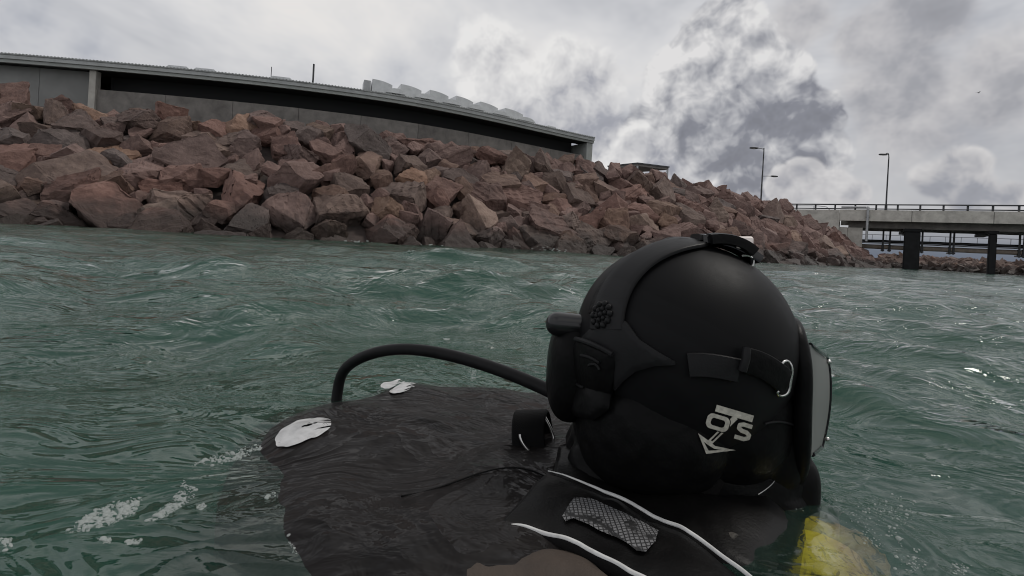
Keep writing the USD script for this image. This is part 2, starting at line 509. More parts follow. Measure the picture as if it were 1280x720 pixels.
def wet_fabric():
    """Black nylon under a running film of sea water."""
    g = Graph()
    pos = g.node("geometry") + ".position"
    n = ripple_normal(g, pos, 0.8)
    v = g.ramp(g.noise(pos, 11, 5, 0.6, 0.3), [(0.3, (0.0045, 0.0038, 0.0037)), (0.7, (0.0115, 0.0098, 0.0095))])
    b = g.node("principled_bsdf", {"base_color": v, "coat_normal": n, "normal": n}, roughness=0.6, specular_ior_level=0.1, coat_weight=0.42, coat_ior=1.25, coat_roughness=0.04)
    return g.make(LK + "wet_black_nylon", surface=b + ".BSDF")


WINGMAT = wet_fabric()

# ------------------------------------------------------------------ water
DIVER_XY = np.array([0.16, 0.60])


def wave_components():
    r = np.random.default_rng(5)
    out = []
    for lam, amp, n in ((7.0, 0.022, 4), (3.2, 0.030, 6), (1.5, 0.027, 8), (0.75, 0.0205, 10), (0.36, 0.0095, 11), (0.17, 0.0034, 11)):
        for _ in range(n):
            l = lam * r.uniform(0.75, 1.3)
            th = math.radians(r.normal(-80, 30 if lam > 2 else 55))
            out.append((2 * np.pi / l, math.cos(th), math.sin(th), amp * r.uniform(0.5, 1.2) / math.sqrt(n) * 1.5, r.uniform(0, 2 * np.pi), l))
    return out


WAVES = wave_components()


def water_height(x, y, spacing=0.0):
    q = np.stack([x, y, np.zeros_like(x)], -1)
    wx = (meshkit.noise(q * 0.55, 3) - 0.5) * 0.9 + (meshkit.noise(q * 2.2, 4) - 0.5) * 0.22
    wy = (meshkit.noise(q * 0.55, 7) - 0.5) * 0.9 + (meshkit.noise(q * 2.2, 8) - 0.5) * 0.22
    X, Y = x + wx, y + wy
    h = np.zeros_like(x)
    for k, cx, cy, a, ph, lam in WAVES:
        keep = np.clip((lam / np.maximum(spacing, 1e-6) - 3.0) / 4.0, 0, 1)
        s = np.sin(k * (X * cx + Y * cy) + ph)
        h += a * keep * (1.55 * np.exp(1.1 * (s - 1)) - 0.62)
    d2 = ((x - 0.05) / 0.75) ** 2 + ((y - 0.65) / 0.5) ** 2
    h *= 1 - 0.70 * np.exp(-d2 * d2 * 0.6)
    # one steeper wavelet to the right of the diver
    c = P(1195, 470, z=0.0)
    e = (x - c[0]) * 0.95 + (y - c[1]) * 0.3
    w = (y - c[1]) - 0.30 * (x - c[0])
    h += 0.026 * np.exp(-(e / 0.26) ** 2) * np.exp(-(np.where(w < 0, w / 0.07, w / 0.22)) ** 2)
    return h


def surface_z(x, y):
    """Height of the modelled water surface near the diver."""
    return water_height(np.asarray(x, float), np.asarray(y, float), np.full(np.shape(x), 0.0068))


def build_water():
    view = np.linspace(-math.radians(50), math.radians(50), 860)
    rest = np.linspace(math.radians(50), 2 * np.pi - math.radians(50), 62)[1:-1]
    az = np.r_[view, rest]
    r = [0.10, 0.2, 0.28]
    while r[-1] < 0.9:
        r.append(r[-1] + 0.0052)
    while r[-1] < 6000:
        r.append(r[-1] * 1.0115)
    r = np.array(r)
    A, R = np.meshgrid(az, r)
    x, y = R * np.sin(A), R * np.cos(A)
    sp = np.maximum(R * 0.0115, 0.005)
    z = water_height(x, y, sp * 1.3) * np.clip((0.05 + R) / 0.3, 0, 1)
    n, m = R.shape
    V = np.stack([x, y, z], -1).reshape(-1, 3)
    i = np.arange(n - 1)[:, None] * m
    j = np.arange(m)[None, :]
    j2 = (j + 1) % m
    Q = np.stack([i + j, i + m + j, i + m + j2, i + j2], -1).reshape(-1, 4)
    tri = np.vstack([Q[:, [0, 3, 2]], Q[:, [0, 2, 1]]])
    c = len(V)
    V = np.vstack([V, [[0, 0, 0]]])
    k = np.arange(m)
    tri = np.vstack([tri, np.stack([np.full(m, c), (k + 1) % m, k], 1)])
    # closed body below
    rim = (n - 1) * m + k
    low = V[rim].copy(); low[:, 2] = -3.0
    b0 = len(V)
    V = np.vstack([V, low, [[0, 0, -3.0]]])
    lb = b0 + k
    tri = np.vstack([tri, np.stack([rim, np.roll(rim, -1), lb], 1), np.stack([np.roll(rim, -1), np.roll(lb, -1), lb], 1), np.stack([np.full(m, b0 + m), lb, np.roll(lb, -1)], 1)])
    mesh = trimesh.Trimesh(V, tri, process=False)
    top = mesh.face_normals[:1000]
    return mesh


wm = build_water()
if wm.face_normals[len(wm.faces) // 3][2] < 0:
    wm.invert()
obj("sea_water", wm, WATER, smooth=True, label="choppy green sea water with ripples, lying in front of the rock bank", cat="sea", kind="structure")
murk = trimesh.creation.cylinder(radius=5900, height=0.3, sections=64)
murk.apply_translation((0, 0, -0.15 - 0.14))
obj("turbid_water", murk, simple("turbid_green_water", (0.020, 0.060, 0.0445), 1.0, vary=(1.3, 0.2), spec=0.0), smooth=False, kind="structure", label="opaque green silt laden water just under the clear surface", cat="sea")
bed = trimesh.creation.cylinder(radius=6000, height=0.4, sections=48)
bed.apply_translation((0, 0, -3.3))
obj("sea_bed", bed, simple("sea_bed_mud", (0.02, 0.035, 0.028), 0.95, vary=(0.5, 0.3)), smooth=False, kind="structure", label="muddy sea bed under the green water", cat="sea bed")

# ------------------------------------------------------------------ rock bank
CREST_Z = 5.5
crest_px = [(-420, 84), (-200, 94), (5, 108), (200, 130), (400, 152), (600, 184), (745, 204), (840, 222), (950, 250), (1010, 272)]
crest = [P(x, y, z=CREST_Z)[:2] for x, y in crest_px]
crest += [crest[-1] + np.array([3.2, 5.0]), crest[-1] + np.array([4.2, 12.0]), crest[-1] + np.array([2.0, 40.0])]
crest = spline(crest, 400)
cs = np.r_[0, np.cumsum(np.linalg.norm(np.diff(crest, axis=0), axis=1))]
SLOPE_RUN = 7.4


def crest_at(s):
    p = np.stack([np.interp(s, cs, crest[:, 0]), np.interp(s, cs, crest[:, 1])], -1)
    q = np.stack([np.interp(s + 1.0, cs, crest[:, 0]), np.interp(s + 1.0, cs, crest[:, 1])], -1)
    o = np.stack([np.interp(s - 1.0, cs, crest[:, 0]), np.interp(s - 1.0, cs, crest[:, 1])], -1)
    t = q - o
    t = t / np.linalg.norm(t, axis=-1, keepdims=True)
    return p, t, np.stack([t[..., 1], -t[..., 0]], -1)               # point, along, outward to the sea


def slope_point(s, t):
    """t = 0 at the water line, 1 at the crest (beyond: above or below)."""
    p, al, out = crest_at(np.asarray(s, float))
    xy = p + out * ((1 - np.asarray(t))[..., None] * SLOPE_RUN)
    return np.concatenate([xy, (np.asarray(t) * CREST_Z)[..., None]], -1), al, out


def build_bank():
    S = np.linspace(0, cs[-1], 160)
    ts = [-0.45, 0.0, 0.33, 0.66, 0.93]
    rows = [slope_point(S, np.full_like(S, t))[0] - np.array([0, 0, 0.60]) for t in ts]
    p, al, out = crest_at(S)
    rows.append(np.c_[p - out * 0.6, np.full(len(S), CREST_Z - 0.55)])
    rows.append(np.c_[p - out * 3.0, np.full(len(S), CREST_Z - 0.5)])
    V = np.vstack(rows)
    n = len(S)
    fc = []
    for r in range(len(rows) - 1):
        for k in range(n - 1):
            a, b, c, d = r * n + k, r * n + k + 1, (r + 1) * n + k + 1, (r + 1) * n + k
            fc += [[a, b, c], [a, c, d]]
    return trimesh.Trimesh(V, np.array(fc), process=False)


bank = build_bank()
if bank.face_normals[:, 2].mean() < 0:
    bank.invert()
obj("bank", bank, BANK, smooth=True, kind="structure", label="dark earth bank under the red boulders", cat="bank")
# level ground behind the crest (a sheet a little lower than the wall's foot)
pp, aa, oo = crest_at(np.linspace(0, cs[-1], 120))
inner = pp - oo * 2.6
gp = Polygon(np.vstack([inner, [[30, 140], [-160, 140], [-160, inner[0][1]]]])).buffer(0)
gm = trimesh.creation.extrude_polygon(gp if gp.geom_type == "Polygon" else max(gp.geoms, key=lambda a: a.area), 0.3, engine="earcut")
gm.apply_translation((0, 0, CREST_Z - 0.78))
obj("wharf_ground", gm, CONC_DARK, smooth=False, kind="structure", label="flat wharf ground behind the boulder crest", cat="ground")


def polytope(r, size, flat=1.0):
    """Angular quarried block: a skewed box cut by random planes."""
    A, b = [], []
    base = np.eye(3)
    for k in range(3):
        for sg in (-1, 1):
            nrm = base[k] * sg + r.normal(0, 0.20, 3)
            nrm /= np.linalg.norm(nrm)
            A.append(nrm / np.array(size) * 1.0)
            b.append(r.uniform(0.78, 1.0))
    for _ in range(r.integers(4, 8)):
        nrm = r.normal(0, 1, 3); nrm /= np.linalg.norm(nrm)
        A.append(nrm / np.array(size))
        b.append(r.uniform(0.80, 1.08))
    A, b = np.array(A), np.array(b)
    n = np.linalg.norm(A, axis=1, keepdims=True)
    hs = HalfspaceIntersection(np.c_[A / n, -(b[:, None] / n)], np.zeros(3))
    pts = hs.intersections
    pts = pts[np.isfinite(pts).all(1)]
    return trimesh.convex.convex_hull(pts)


def rock(r, size, level, seed):
    m = polytope(r, size)
    big = float(max(size))
    target = big * (0.17 if level >= 3 else 0.26 if level == 2 else 0.42)
    v, f = trimesh.remesh.subdivide_to_size(m.vertices, m.faces, target)
    m = trimesh.Trimesh(v, f)
    m.merge_vertices()
    v0 = m.vertices.copy()
    trimesh.smoothing.filter_laplacian(m, lamb=0.5, iterations=1)
    v = 0.45 * v0 + 0.55 * m.vertices
    q = v / big
    d = (meshkit.fbm(q * 2.2 + 37.1 * seed, 4, seed) - 0.5) * 0.26 + (meshkit.fbm(q * 7.0 + 11.0 * seed, 3, seed + 9) - 0.5) * 0.085
    # stepped fracture: a few ledges
    ax = r.normal(0, 1, 3); ax /= np.linalg.norm(ax)
    st = q @ ax * 3.2 + r.uniform()
    d += 0.05 * (np.floor(st) - st + 0.5) * (r.random() < 0.6)
    n = m.vertex_normals
    m.vertices = v + n * (d * big)[:, None]
    return m


def random_turn(r, al, out):
    """A turn that keeps the flat side roughly on the slope with its long axis roughly along the bank."""
    slope = math.atan2(CREST_Z, SLOPE_RUN)
    xa = np.array([al[0], al[1], 0.0])
    up_s = np.array([out[0] * math.sin(slope), out[1] * math.sin(slope), math.cos(slope)])
    ya = np.cross(up_s, xa)
    B = np.stack([xa, ya, up_s], 1)
    e = trimesh.transformations.euler_matrix(r.normal(0, 0.38), r.normal(0, 0.38), r.uniform(0, 2 * np.pi) if r.random() < 0.4 else r.normal(0, 0.5))[:3, :3]
    return B @ e


def scatter_rocks(s0, s1, sizes, t0=-0.14, t1=0.955, seed=3):
    r = np.random.default_rng(seed)
    L = math.hypot(CREST_Z, SLOPE_RUN)
    out = []
    grid = np.zeros((0, 3))
    for rad, tries in sizes:
        for _ in range(tries):
            s, t = r.uniform(s0, s1), r.uniform(t0, t1)
            ra = rad * r.uniform(0.82, 1.2)
            if (t > 0.80 and ra > 0.58) or (t > 0.87 and np.interp(s, cs, crest[:, 0]) < -12.0):
                continue
            if len(grid):
                ds, dt = (grid[:, 0] - s) * 0.86, (grid[:, 1] - t) * L * 1.22
                if (ds * ds + dt * dt < (0.84 * (grid[:, 2] + ra)) ** 2).any():
                    continue
            grid = np.vstack([grid, [s, t, ra]])
            out.append((s, t, ra))
    return out


def inframe(p):
    v = p - np.array([0, 0, CAM_Z])
    if v[1] < 1:
        return False, 0
    X, Z = v[0] / v[1] * F, -v[2] / v[1] * F
    px, py = 640 + X * cr - Z * sr, PPY + X * sr + Z * cr
    return (-60 < px < 1340 and -40 < py < 760), F / v[1]


def build_revetment():
    # the stretch of the crest that the picture shows, plus a margin
    S = np.linspace(0, cs[-1], 900)
    pts, al, out = slope_point(S, np.full_like(S, 0.5))
    vis = [s for s, p in zip(S, pts) if inframe(p)[0]]
    s0, s1 = min(vis) - 4, min(max(vis) + 3, cs[-1] - 1)
    spots = scatter_rocks(s0, s1, [(0.72, 520), (0.56, 3000), (0.42, 6500), (0.30, 8000)])
    root = thing("rock_revetment", "steep bank of piled reddish brown boulders between the green water and the grey building", "rock wall")
    r = np.random.default_rng(21)
    items = []
    for i, (s, t, ra) in enumerate(spots):
        p, al, out = slope_point(s, t)
        size = np.array([ra * r.uniform(1.05, 1.55), ra * r.uniform(0.85, 1.2), ra * r.uniform(0.70, 1.0)])
        ok, sc = inframe(p)
        items.append((ok * sc * ra, i, p, al, out, size, ra, t))
    items = [a for a in items if not (a[2][0] > 27.5 and a[2][1] > 45 and a[7] > 0.86 - 0.02 * (a[2][0] - 27.5))]
    items.sort(key=lambda a: -a[0])
    fills = []
    for k, (score, i, p, al, out, size, ra, t) in enumerate(items):
        lvl = 3 if score > 13 else 2 if score > 5 else 1
        m = rock(r, size, lvl, i)
        T = np.eye(4)
        T[:3, :3] = random_turn(r, al, out)
        nrm = np.array([out[0] * 0.6, out[1] * 0.6, 0.8])
        T[:3, 3] = p + nrm * (r.normal(0.0, 0.13) - 0.16 - 0.35 * max(0.0, ra - 0.5) * (t > 0.7) + 0.08 * (ra < 0.4)) 
        m.apply_transform(T)
        if k < 300 and score > 0:
            w = r.choice(4, p=[0.46, 0.30, 0.12, 0.12])
            rock_obj("boulder", m, ROCKS[w], root)
        else:
            fills.append(m)
    rock_obj("boulder_fill", trimesh.util.concatenate(fills), ROCKS[0], root, kind="stuff")
    print("rocks", len(items), "fill", len(fills))


build_revetment()

# ------------------------------------------------------------------ building behind the crest
EAVE = 7.55
eave_px = [(-330, 48), (-160, 57), (5, 67.5), (120, 77), (260, 90), (400, 106), (520, 124), (640, 149), (743, 172.5)]
eave = spline([P(x, y, z=EAVE)[:2] for x, y in eave_px], 240)
es = np.r_[0, np.cumsum(np.linalg.norm(np.diff(eave, axis=0), axis=1))]


def eave_at(s):
    p = np.array([np.interp(s, es, eave[:, 0]), np.interp(s, es, eave[:, 1])])
    q = np.array([np.interp(s + 0.5, es, eave[:, 0]), np.interp(s + 0.5, es, eave[:, 1])])
    o = np.array([np.interp(s - 0.5, es, eave[:, 0]), np.interp(s - 0.5, es, eave[:, 1])])
    t = (q - o) / np.linalg.norm(q - o)
    return p, t, np.array([-t[1], t[0]])                              # inward = away from the sea


def eave_s(px):
    """Distance along the eave of a column of the picture."""
    S = np.linspace(0, es[-1], 600)
    X = np.array([eave_at(s)[0] for s in S])
    X = 640 + F * X[:, 0] / X[:, 1] * cr + sr * (EAVE - CAM_Z) / X[:, 1] * F
    return float(np.interp(px, X, S))


def sweep(s0, s1, prof, n=None):
    """Closed profile [(inward, z)] swept along the eave from s0 to s1."""
    n = n or max(2, int((s1 - s0) / 0.8) + 1)
    pr = np.array(prof, float)
    m = len(pr)
    V = []
    for s in np.linspace(s0, s1, n):
        p, t, inn = eave_at(s)
        V.append(np.c_[p + inn * pr[:, :1], pr[:, 1]])
    V = np.vstack(V)
    fc = []
    for i in range(n - 1):
        for k in range(m):
            k2 = (k + 1) % m
            fc += [[i * m + k, i * m + k2, (i + 1) * m + k2], [i * m + k, (i + 1) * m + k2, (i + 1) * m + k]]
    cap = trimesh.creation.triangulate_polygon(Polygon(pr), engine="earcut")
    cv, cf = cap
    from scipy.spatial import cKDTree
    idx = cKDTree(pr).query(cv)[1]
    for f in cf:
        fc += [[idx[f[0]], idx[f[2]], idx[f[1]]], [(n - 1) * m + idx[f[0]], (n - 1) * m + idx[f[1]], (n - 1) * m + idx[f[2]]]]
    mesh = trimesh.Trimesh(V, np.array(fc), process=False)
    trimesh.repair.fix_normals(mesh)
    return mesh


def build_building():
    b = thing("wharf_building", "long low grey building with flat overhanging roof and dark open strip, behind the boulder crest", "building")
    S1 = es[-1]
    sc = eave_s(113)
    # roof sheet, with a corrugated edge of separate ribs joined to it
    roof = obj("roof", sweep(0, S1, [(-0.08, EAVE - 0.02), (-0.08, EAVE + 0.03), (9.0, EAVE + 0.55), (9.0, EAVE + 0.45)]), ROOF, b, smooth=20)
    ribs = []
    for s in np.arange(0.1, S1 - 0.05, 0.15):
        p, t, inn = eave_at(s)
        ribs.append(frame_box(p - inn * 0.10, t, inn, 0.06, 2.2, EAVE + 0.018, EAVE + 0.050))
        ribs[-1].apply_transform(np.eye(4))
    obj("roof_corrugation", ribs, ROOF, roof, smooth=False, kind="stuff")
    obj("gutter", sweep(0, S1, [(-0.045, EAVE - 0.20), (-0.045, EAVE - 0.03), (0.10, EAVE - 0.03), (0.10, EAVE - 0.20)]), ROOF, roof, smooth=20)
    obj("fascia", sweep(0, S1, [(0.02, EAVE - 0.36), (0.02, EAVE - 0.205), (0.16, EAVE - 0.205), (0.16, EAVE - 0.36)]), FASCIA, b, smooth=20)
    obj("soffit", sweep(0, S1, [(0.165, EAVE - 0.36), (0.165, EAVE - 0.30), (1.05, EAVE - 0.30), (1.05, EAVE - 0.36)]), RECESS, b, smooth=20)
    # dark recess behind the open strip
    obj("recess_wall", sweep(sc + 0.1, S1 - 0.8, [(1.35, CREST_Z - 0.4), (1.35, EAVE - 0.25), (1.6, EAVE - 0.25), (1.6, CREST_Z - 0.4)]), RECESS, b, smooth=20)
    # plain wall panels left of the column
    step = 2.3
    s = sc - 0.25
    while s > 0.4:
        a = max(0.0, s - step + 0.02)
        obj("wall_panel", sweep(a, s, [(0.55, CREST_Z - 0.4), (0.55, EAVE - 0.365), (0.7, EAVE - 0.365), (0.7, CREST_Z - 0.4)]), WALL_PANEL, b, smooth=20)
        s -= step
    p, t, inn = eave_at(sc)
    obj("column", frame_box(p + inn * 0.18 - t * 0.14, t, inn, 0.30, 0.36, CREST_Z - 0.3, EAVE - 0.363, 0.015), CONC, b, smooth=False)
    # concrete upstand under the open strip
    s = sc + 0.17
    while s < S1 - 0.3:
        e = min(s + 3.0, S1 - 0.02)
        top = CREST_Z + 0.85
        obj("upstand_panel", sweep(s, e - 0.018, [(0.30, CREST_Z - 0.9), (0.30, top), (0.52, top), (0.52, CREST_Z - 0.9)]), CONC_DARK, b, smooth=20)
        s = e
    p, t, inn = eave_at(S1)
    obj("end_wall", frame_box(p + inn * 0.06 - t * 0.55, t, inn, 0.5, 8.5, CREST_Z - 0.6, EAVE - 0.37, 0.02), FASCIA, b, smooth=False)
    p0, t0, inn0 = eave_at(0)
    obj("end_wall", frame_box(p0 + inn0 * 1.7, t0, inn0, 0.3, 7.0, CREST_Z - 0.6, EAVE - 0.0, 0.02), FASCIA, b, smooth=False)
    obj("rear_wall", sweep(0.4, S1 - 0.6, [(8.3, CREST_Z - 0.6), (8.3, EAVE + 0.40), (8.6, EAVE + 0.40), (8.6, CREST_Z - 0.6)]), WALL_PANEL, b, smooth=20)

    # low ridge vents
    for px in (216, 251, 349, 695):
        s = eave_s(px)
        p, t, inn = eave_at(s)
        w = 0.95 if px < 600 else 0.75
        z0 = EAVE + 0.03
        base = frame_box(p + inn * 0.5 - t * (w / 2), t, inn, w, 0.8, z0, z0 + 0.12)
        pr = np.array([(-w / 2 - 0.06, 0.12), (w / 2 + 0.06, 0.12), (w / 2 - 0.08, 0.24), (-w / 2 + 0.08, 0.24)])
        cap = trimesh.creation.extrude_polygon(Polygon(pr), 0.95, engine="earcut")
        T = np.eye(4); T[:3, 0] = [*t, 0]; T[:3, 1] = [0, 0, 1]; T[:3, 2] = [*inn, 0]; T[:3, 3] = [*(p + inn * 0.42), z0]
        cap.apply_transform(T)
        trimesh.repair.fix_normals(cap)
        v = obj("roof_vent", base, STEEL_DARK, b, smooth=False)
        obj("vent_cap", cap, UNIT, v, smooth=False)
    # row of six cowled units
    edges = [466, 503, 541, 575, 606, 638, 670]
    for k in range(6):
        sa, sb = eave_s(edges[k]), eave_s(edges[k + 1])
        p, t, inn = eave_at(sa)
        L = sb - sa
        z0 = EAVE + 0.05
        h = 0.78 - 0.02 * k
        # body: box with a rounded shoulder falling towards the right
        xs = np.linspace(0, L * 0.68, 9)
        prof = [(0.0, 0.04)] + [(x, h * (1 - 0.22 * (x / (L * 0.68)) ** 2.4)) for x in xs] + [(L * 0.68, 0.04)]
        body = trimesh.creation.extrude_polygon(Polygon(prof), 1.5, engine="earcut")
        xs = np.linspace(0, L * 0.52, 9)
        prof2 = [(L * 0.60 + x, 0.10) for x in (0, L * 0.52)][::-1]
        cow = [(L * 0.60 + x, 0.12 + 0.40 * h * math.sqrt(max(0, 1 - ((x - L * 0.2) / (L * 0.34)) ** 2))) for x in np.linspace(-L * 0.13, L * 0.53, 13)]
        cowl = trimesh.creation.extrude_polygon(Polygon(cow).buffer(0.01), 1.15, engine="earcut")
        grille = frame_box(p + inn * 0.52 + t * (L * 0.60), t, inn, L * 0.36, 0.9, z0, z0 + 0.125)
        T = np.eye(4); T[:3, 0] = [*t, 0]; T[:3, 1] = [0, 0, 1]; T[:3, 2] = [*inn, 0]; T[:3, 3] = [*(p + inn * 0.55), z0]
        body.apply_transform(T)
        T2 = T.copy(); T2[:3, 3] = [*(p + inn * 0.42), z0]
        cowl.apply_transform(T2)
        for m in (body, cowl):
            trimesh.repair.fix_normals(m)
        u = obj("rooftop_unit", body, UNIT, b, smooth=40)
        obj("cowl", cowl, UNIT, u, smooth=40)
        obj("intake_grille", grille, STEEL_DARK, u, smooth=False)
        obj("curb", frame_box(p + inn * 0.60 + t * 0.03, t, inn, L * 0.62, 1.3, z0 - 0.06, z0 + 0.06), STEEL_DARK, u, smooth=False)
        if k == 0:
            obj("side_panel", frame_box(p + inn * 0.50 - t * 0.42, t, inn, 0.34, 0.9, z0 - 0.03, z0 + 0.66, 0.02), STEEL_GREY, u, smooth=False)
    # two masts
    for px, hgt, rad in ((389.5, 1.12, 0.045), (335.5, 0.72, 0.018)):
        p, t, inn = eave_at(eave_s(px))
        q = p + inn * 0.5
        obj("mast", tube([[*q, EAVE], [*q, EAVE + 0.1], [*q, EAVE + hgt]], rad, 8), STEEL_DARK, b, smooth=40)


build_building()


def build_shelter():
    c = P(797, 203, D=40.0)
    ground = CREST_Z - 0.5
    root = thing("shelter", "small dark flat roofed shelter showing over the boulders right of the building", "shelter", (c[0], c[1], ground))
    zt = c[2] - ground
    a, bb = np.array([0.94, 0.34]), np.array([-0.62, 0.78])
    a /= np.linalg.norm(a); bb /= np.linalg.norm(bb)
    lx, ly = 2.9, 3.0
    quad = [np.zeros(2), a * lx, a * lx + bb * ly, bb * ly]
    def slab(z0, z1, grow):
        q = np.array(quad); cen = q.mean(0); q = cen + (q - cen) * grow
        m = trimesh.creation.extrude_polygon(Polygon(q), z1 - z0, engine="earcut"); m.apply_translation((0, 0, z0)); return m
    r = obj("roof", slab(zt - 0.10, zt, 1.0), STEEL_DARK, root, smooth=False)
    obj("fascia", slab(zt - 0.26, zt - 0.104, 0.97), CONC_DARK, r, smooth=False)
    for q in quad:
        q = np.array(q) * 0.94 + np.mean(quad, 0) * 0.06
        obj("post", box((q[0] - 0.06, q[1] - 0.06, 0), (q[0] + 0.06, q[1] + 0.06, zt - 0.262)), STEEL_GREY, root, smooth=False)


build_shelter()


def street_lamp(base, top, label, arm, rad=0.075, curved=False, group="street lamps on the wharf road"):
    h = top[2] - base[2]
    root = thing("street_lamp", label, "street lamp", base, group)
    obj("pole", tube([[0, 0, 0], [0, 0, 0.6], [0, 0, 0.62], [0, 0, h * 0.7], [0, 0, h]], [rad * 1.7, rad * 1.6, rad, rad * 0.85, rad * 0.7], 10), STEEL_DARK, root, smooth=40)
    a = np.array([*arm, 0.0])
    L = np.linalg.norm(a)
    if curved:
        pts = [[0, 0, h - 0.05], *(np.array([0, 0, h]) + a * f + np.array([0, 0, z]) for f, z in ((0.1, 0.25), (0.4, 0.42), (0.75, 0.40), (1.0, 0.26)))]
        obj("arm", tube(spline(pts, 14), rad * 0.6, 8), STEEL_DARK, root, smooth=40)
        tip = np.array(pts[-1])
    else:
        pts = [[0, 0, h - 0.12], [*(a * 0.5)[:2], h - 0.06], [*a[:2], h - 0.03]]
        obj("arm", tube(pts, rad * 0.55, 8), STEEL_DARK, root, smooth=40)
        tip = np.array(pts[-1])
    head = ellipsoid((0, 0, 0), (0.46, 0.17, 0.10), 3, 3.0)
    ang = math.atan2(a[1], a[0])
    head.apply_transform(trimesh.transformations.rotation_matrix(ang, [0, 0, 1]))
    head.apply_translation(tip + a / L * 0.25)
    hp = obj("lamp_head", head, STEEL_DARK, root, smooth=40)
    lens = ellipsoid(tip + a / L * 0.28 + np.array([0, 0, -0.075]), (0.26, 0.11, 0.05), 2)
    obj("lens", lens, simple("lamp_lens_%d" % used[("/World", "street_lamp")], (0.6, 0.6, 0.58), 0.2), hp, smooth=40)


pt = P(955, 185, D=56); pb = P(953, 262, D=56)
street_lamp((pt[0], pt[1], CREST_Z - 0.5), pt, "tall street lamp with its arm pointing left, behind the boulder crest", (-0.75, 0.1))
pt = P(952.5, 219, D=66)
street_lamp((pt[0], pt[1], CREST_Z - 0.5), pt, "shorter street lamp with its arm pointing right, just behind the tall one", (1.35, 0.1), 0.06)

# ------------------------------------------------------------------ bridge
DECK = 6.5
A0 = P(1050, 262, z=DECK)[:2]
A1 = P(1280, 264.5, z=DECK)[:2]
BU = (A1 - A0) / np.linalg.norm(A1 - A0)
BN = np.array([-BU[1], BU[0]])
if BN[1] < 0:
    BN = -BN
BLEN = 46.0


def bx(s0, s1, n0, n1, z0, z1, ch=0.0):
    return frame_box(A0 + BU * s0 + BN * n0, BU, BN, s1 - s0, n1 - n0, z0, z1, ch)


def bridge_s(px):
    S = np.linspace(-15, 40, 900)
    X = A0[None] + BU[None] * S[:, None]
    return float(np.interp(px, 640 + F * X[:, 0] / X[:, 1] * cr + sr * (DECK - CAM_Z) / X[:, 1] * F, S))


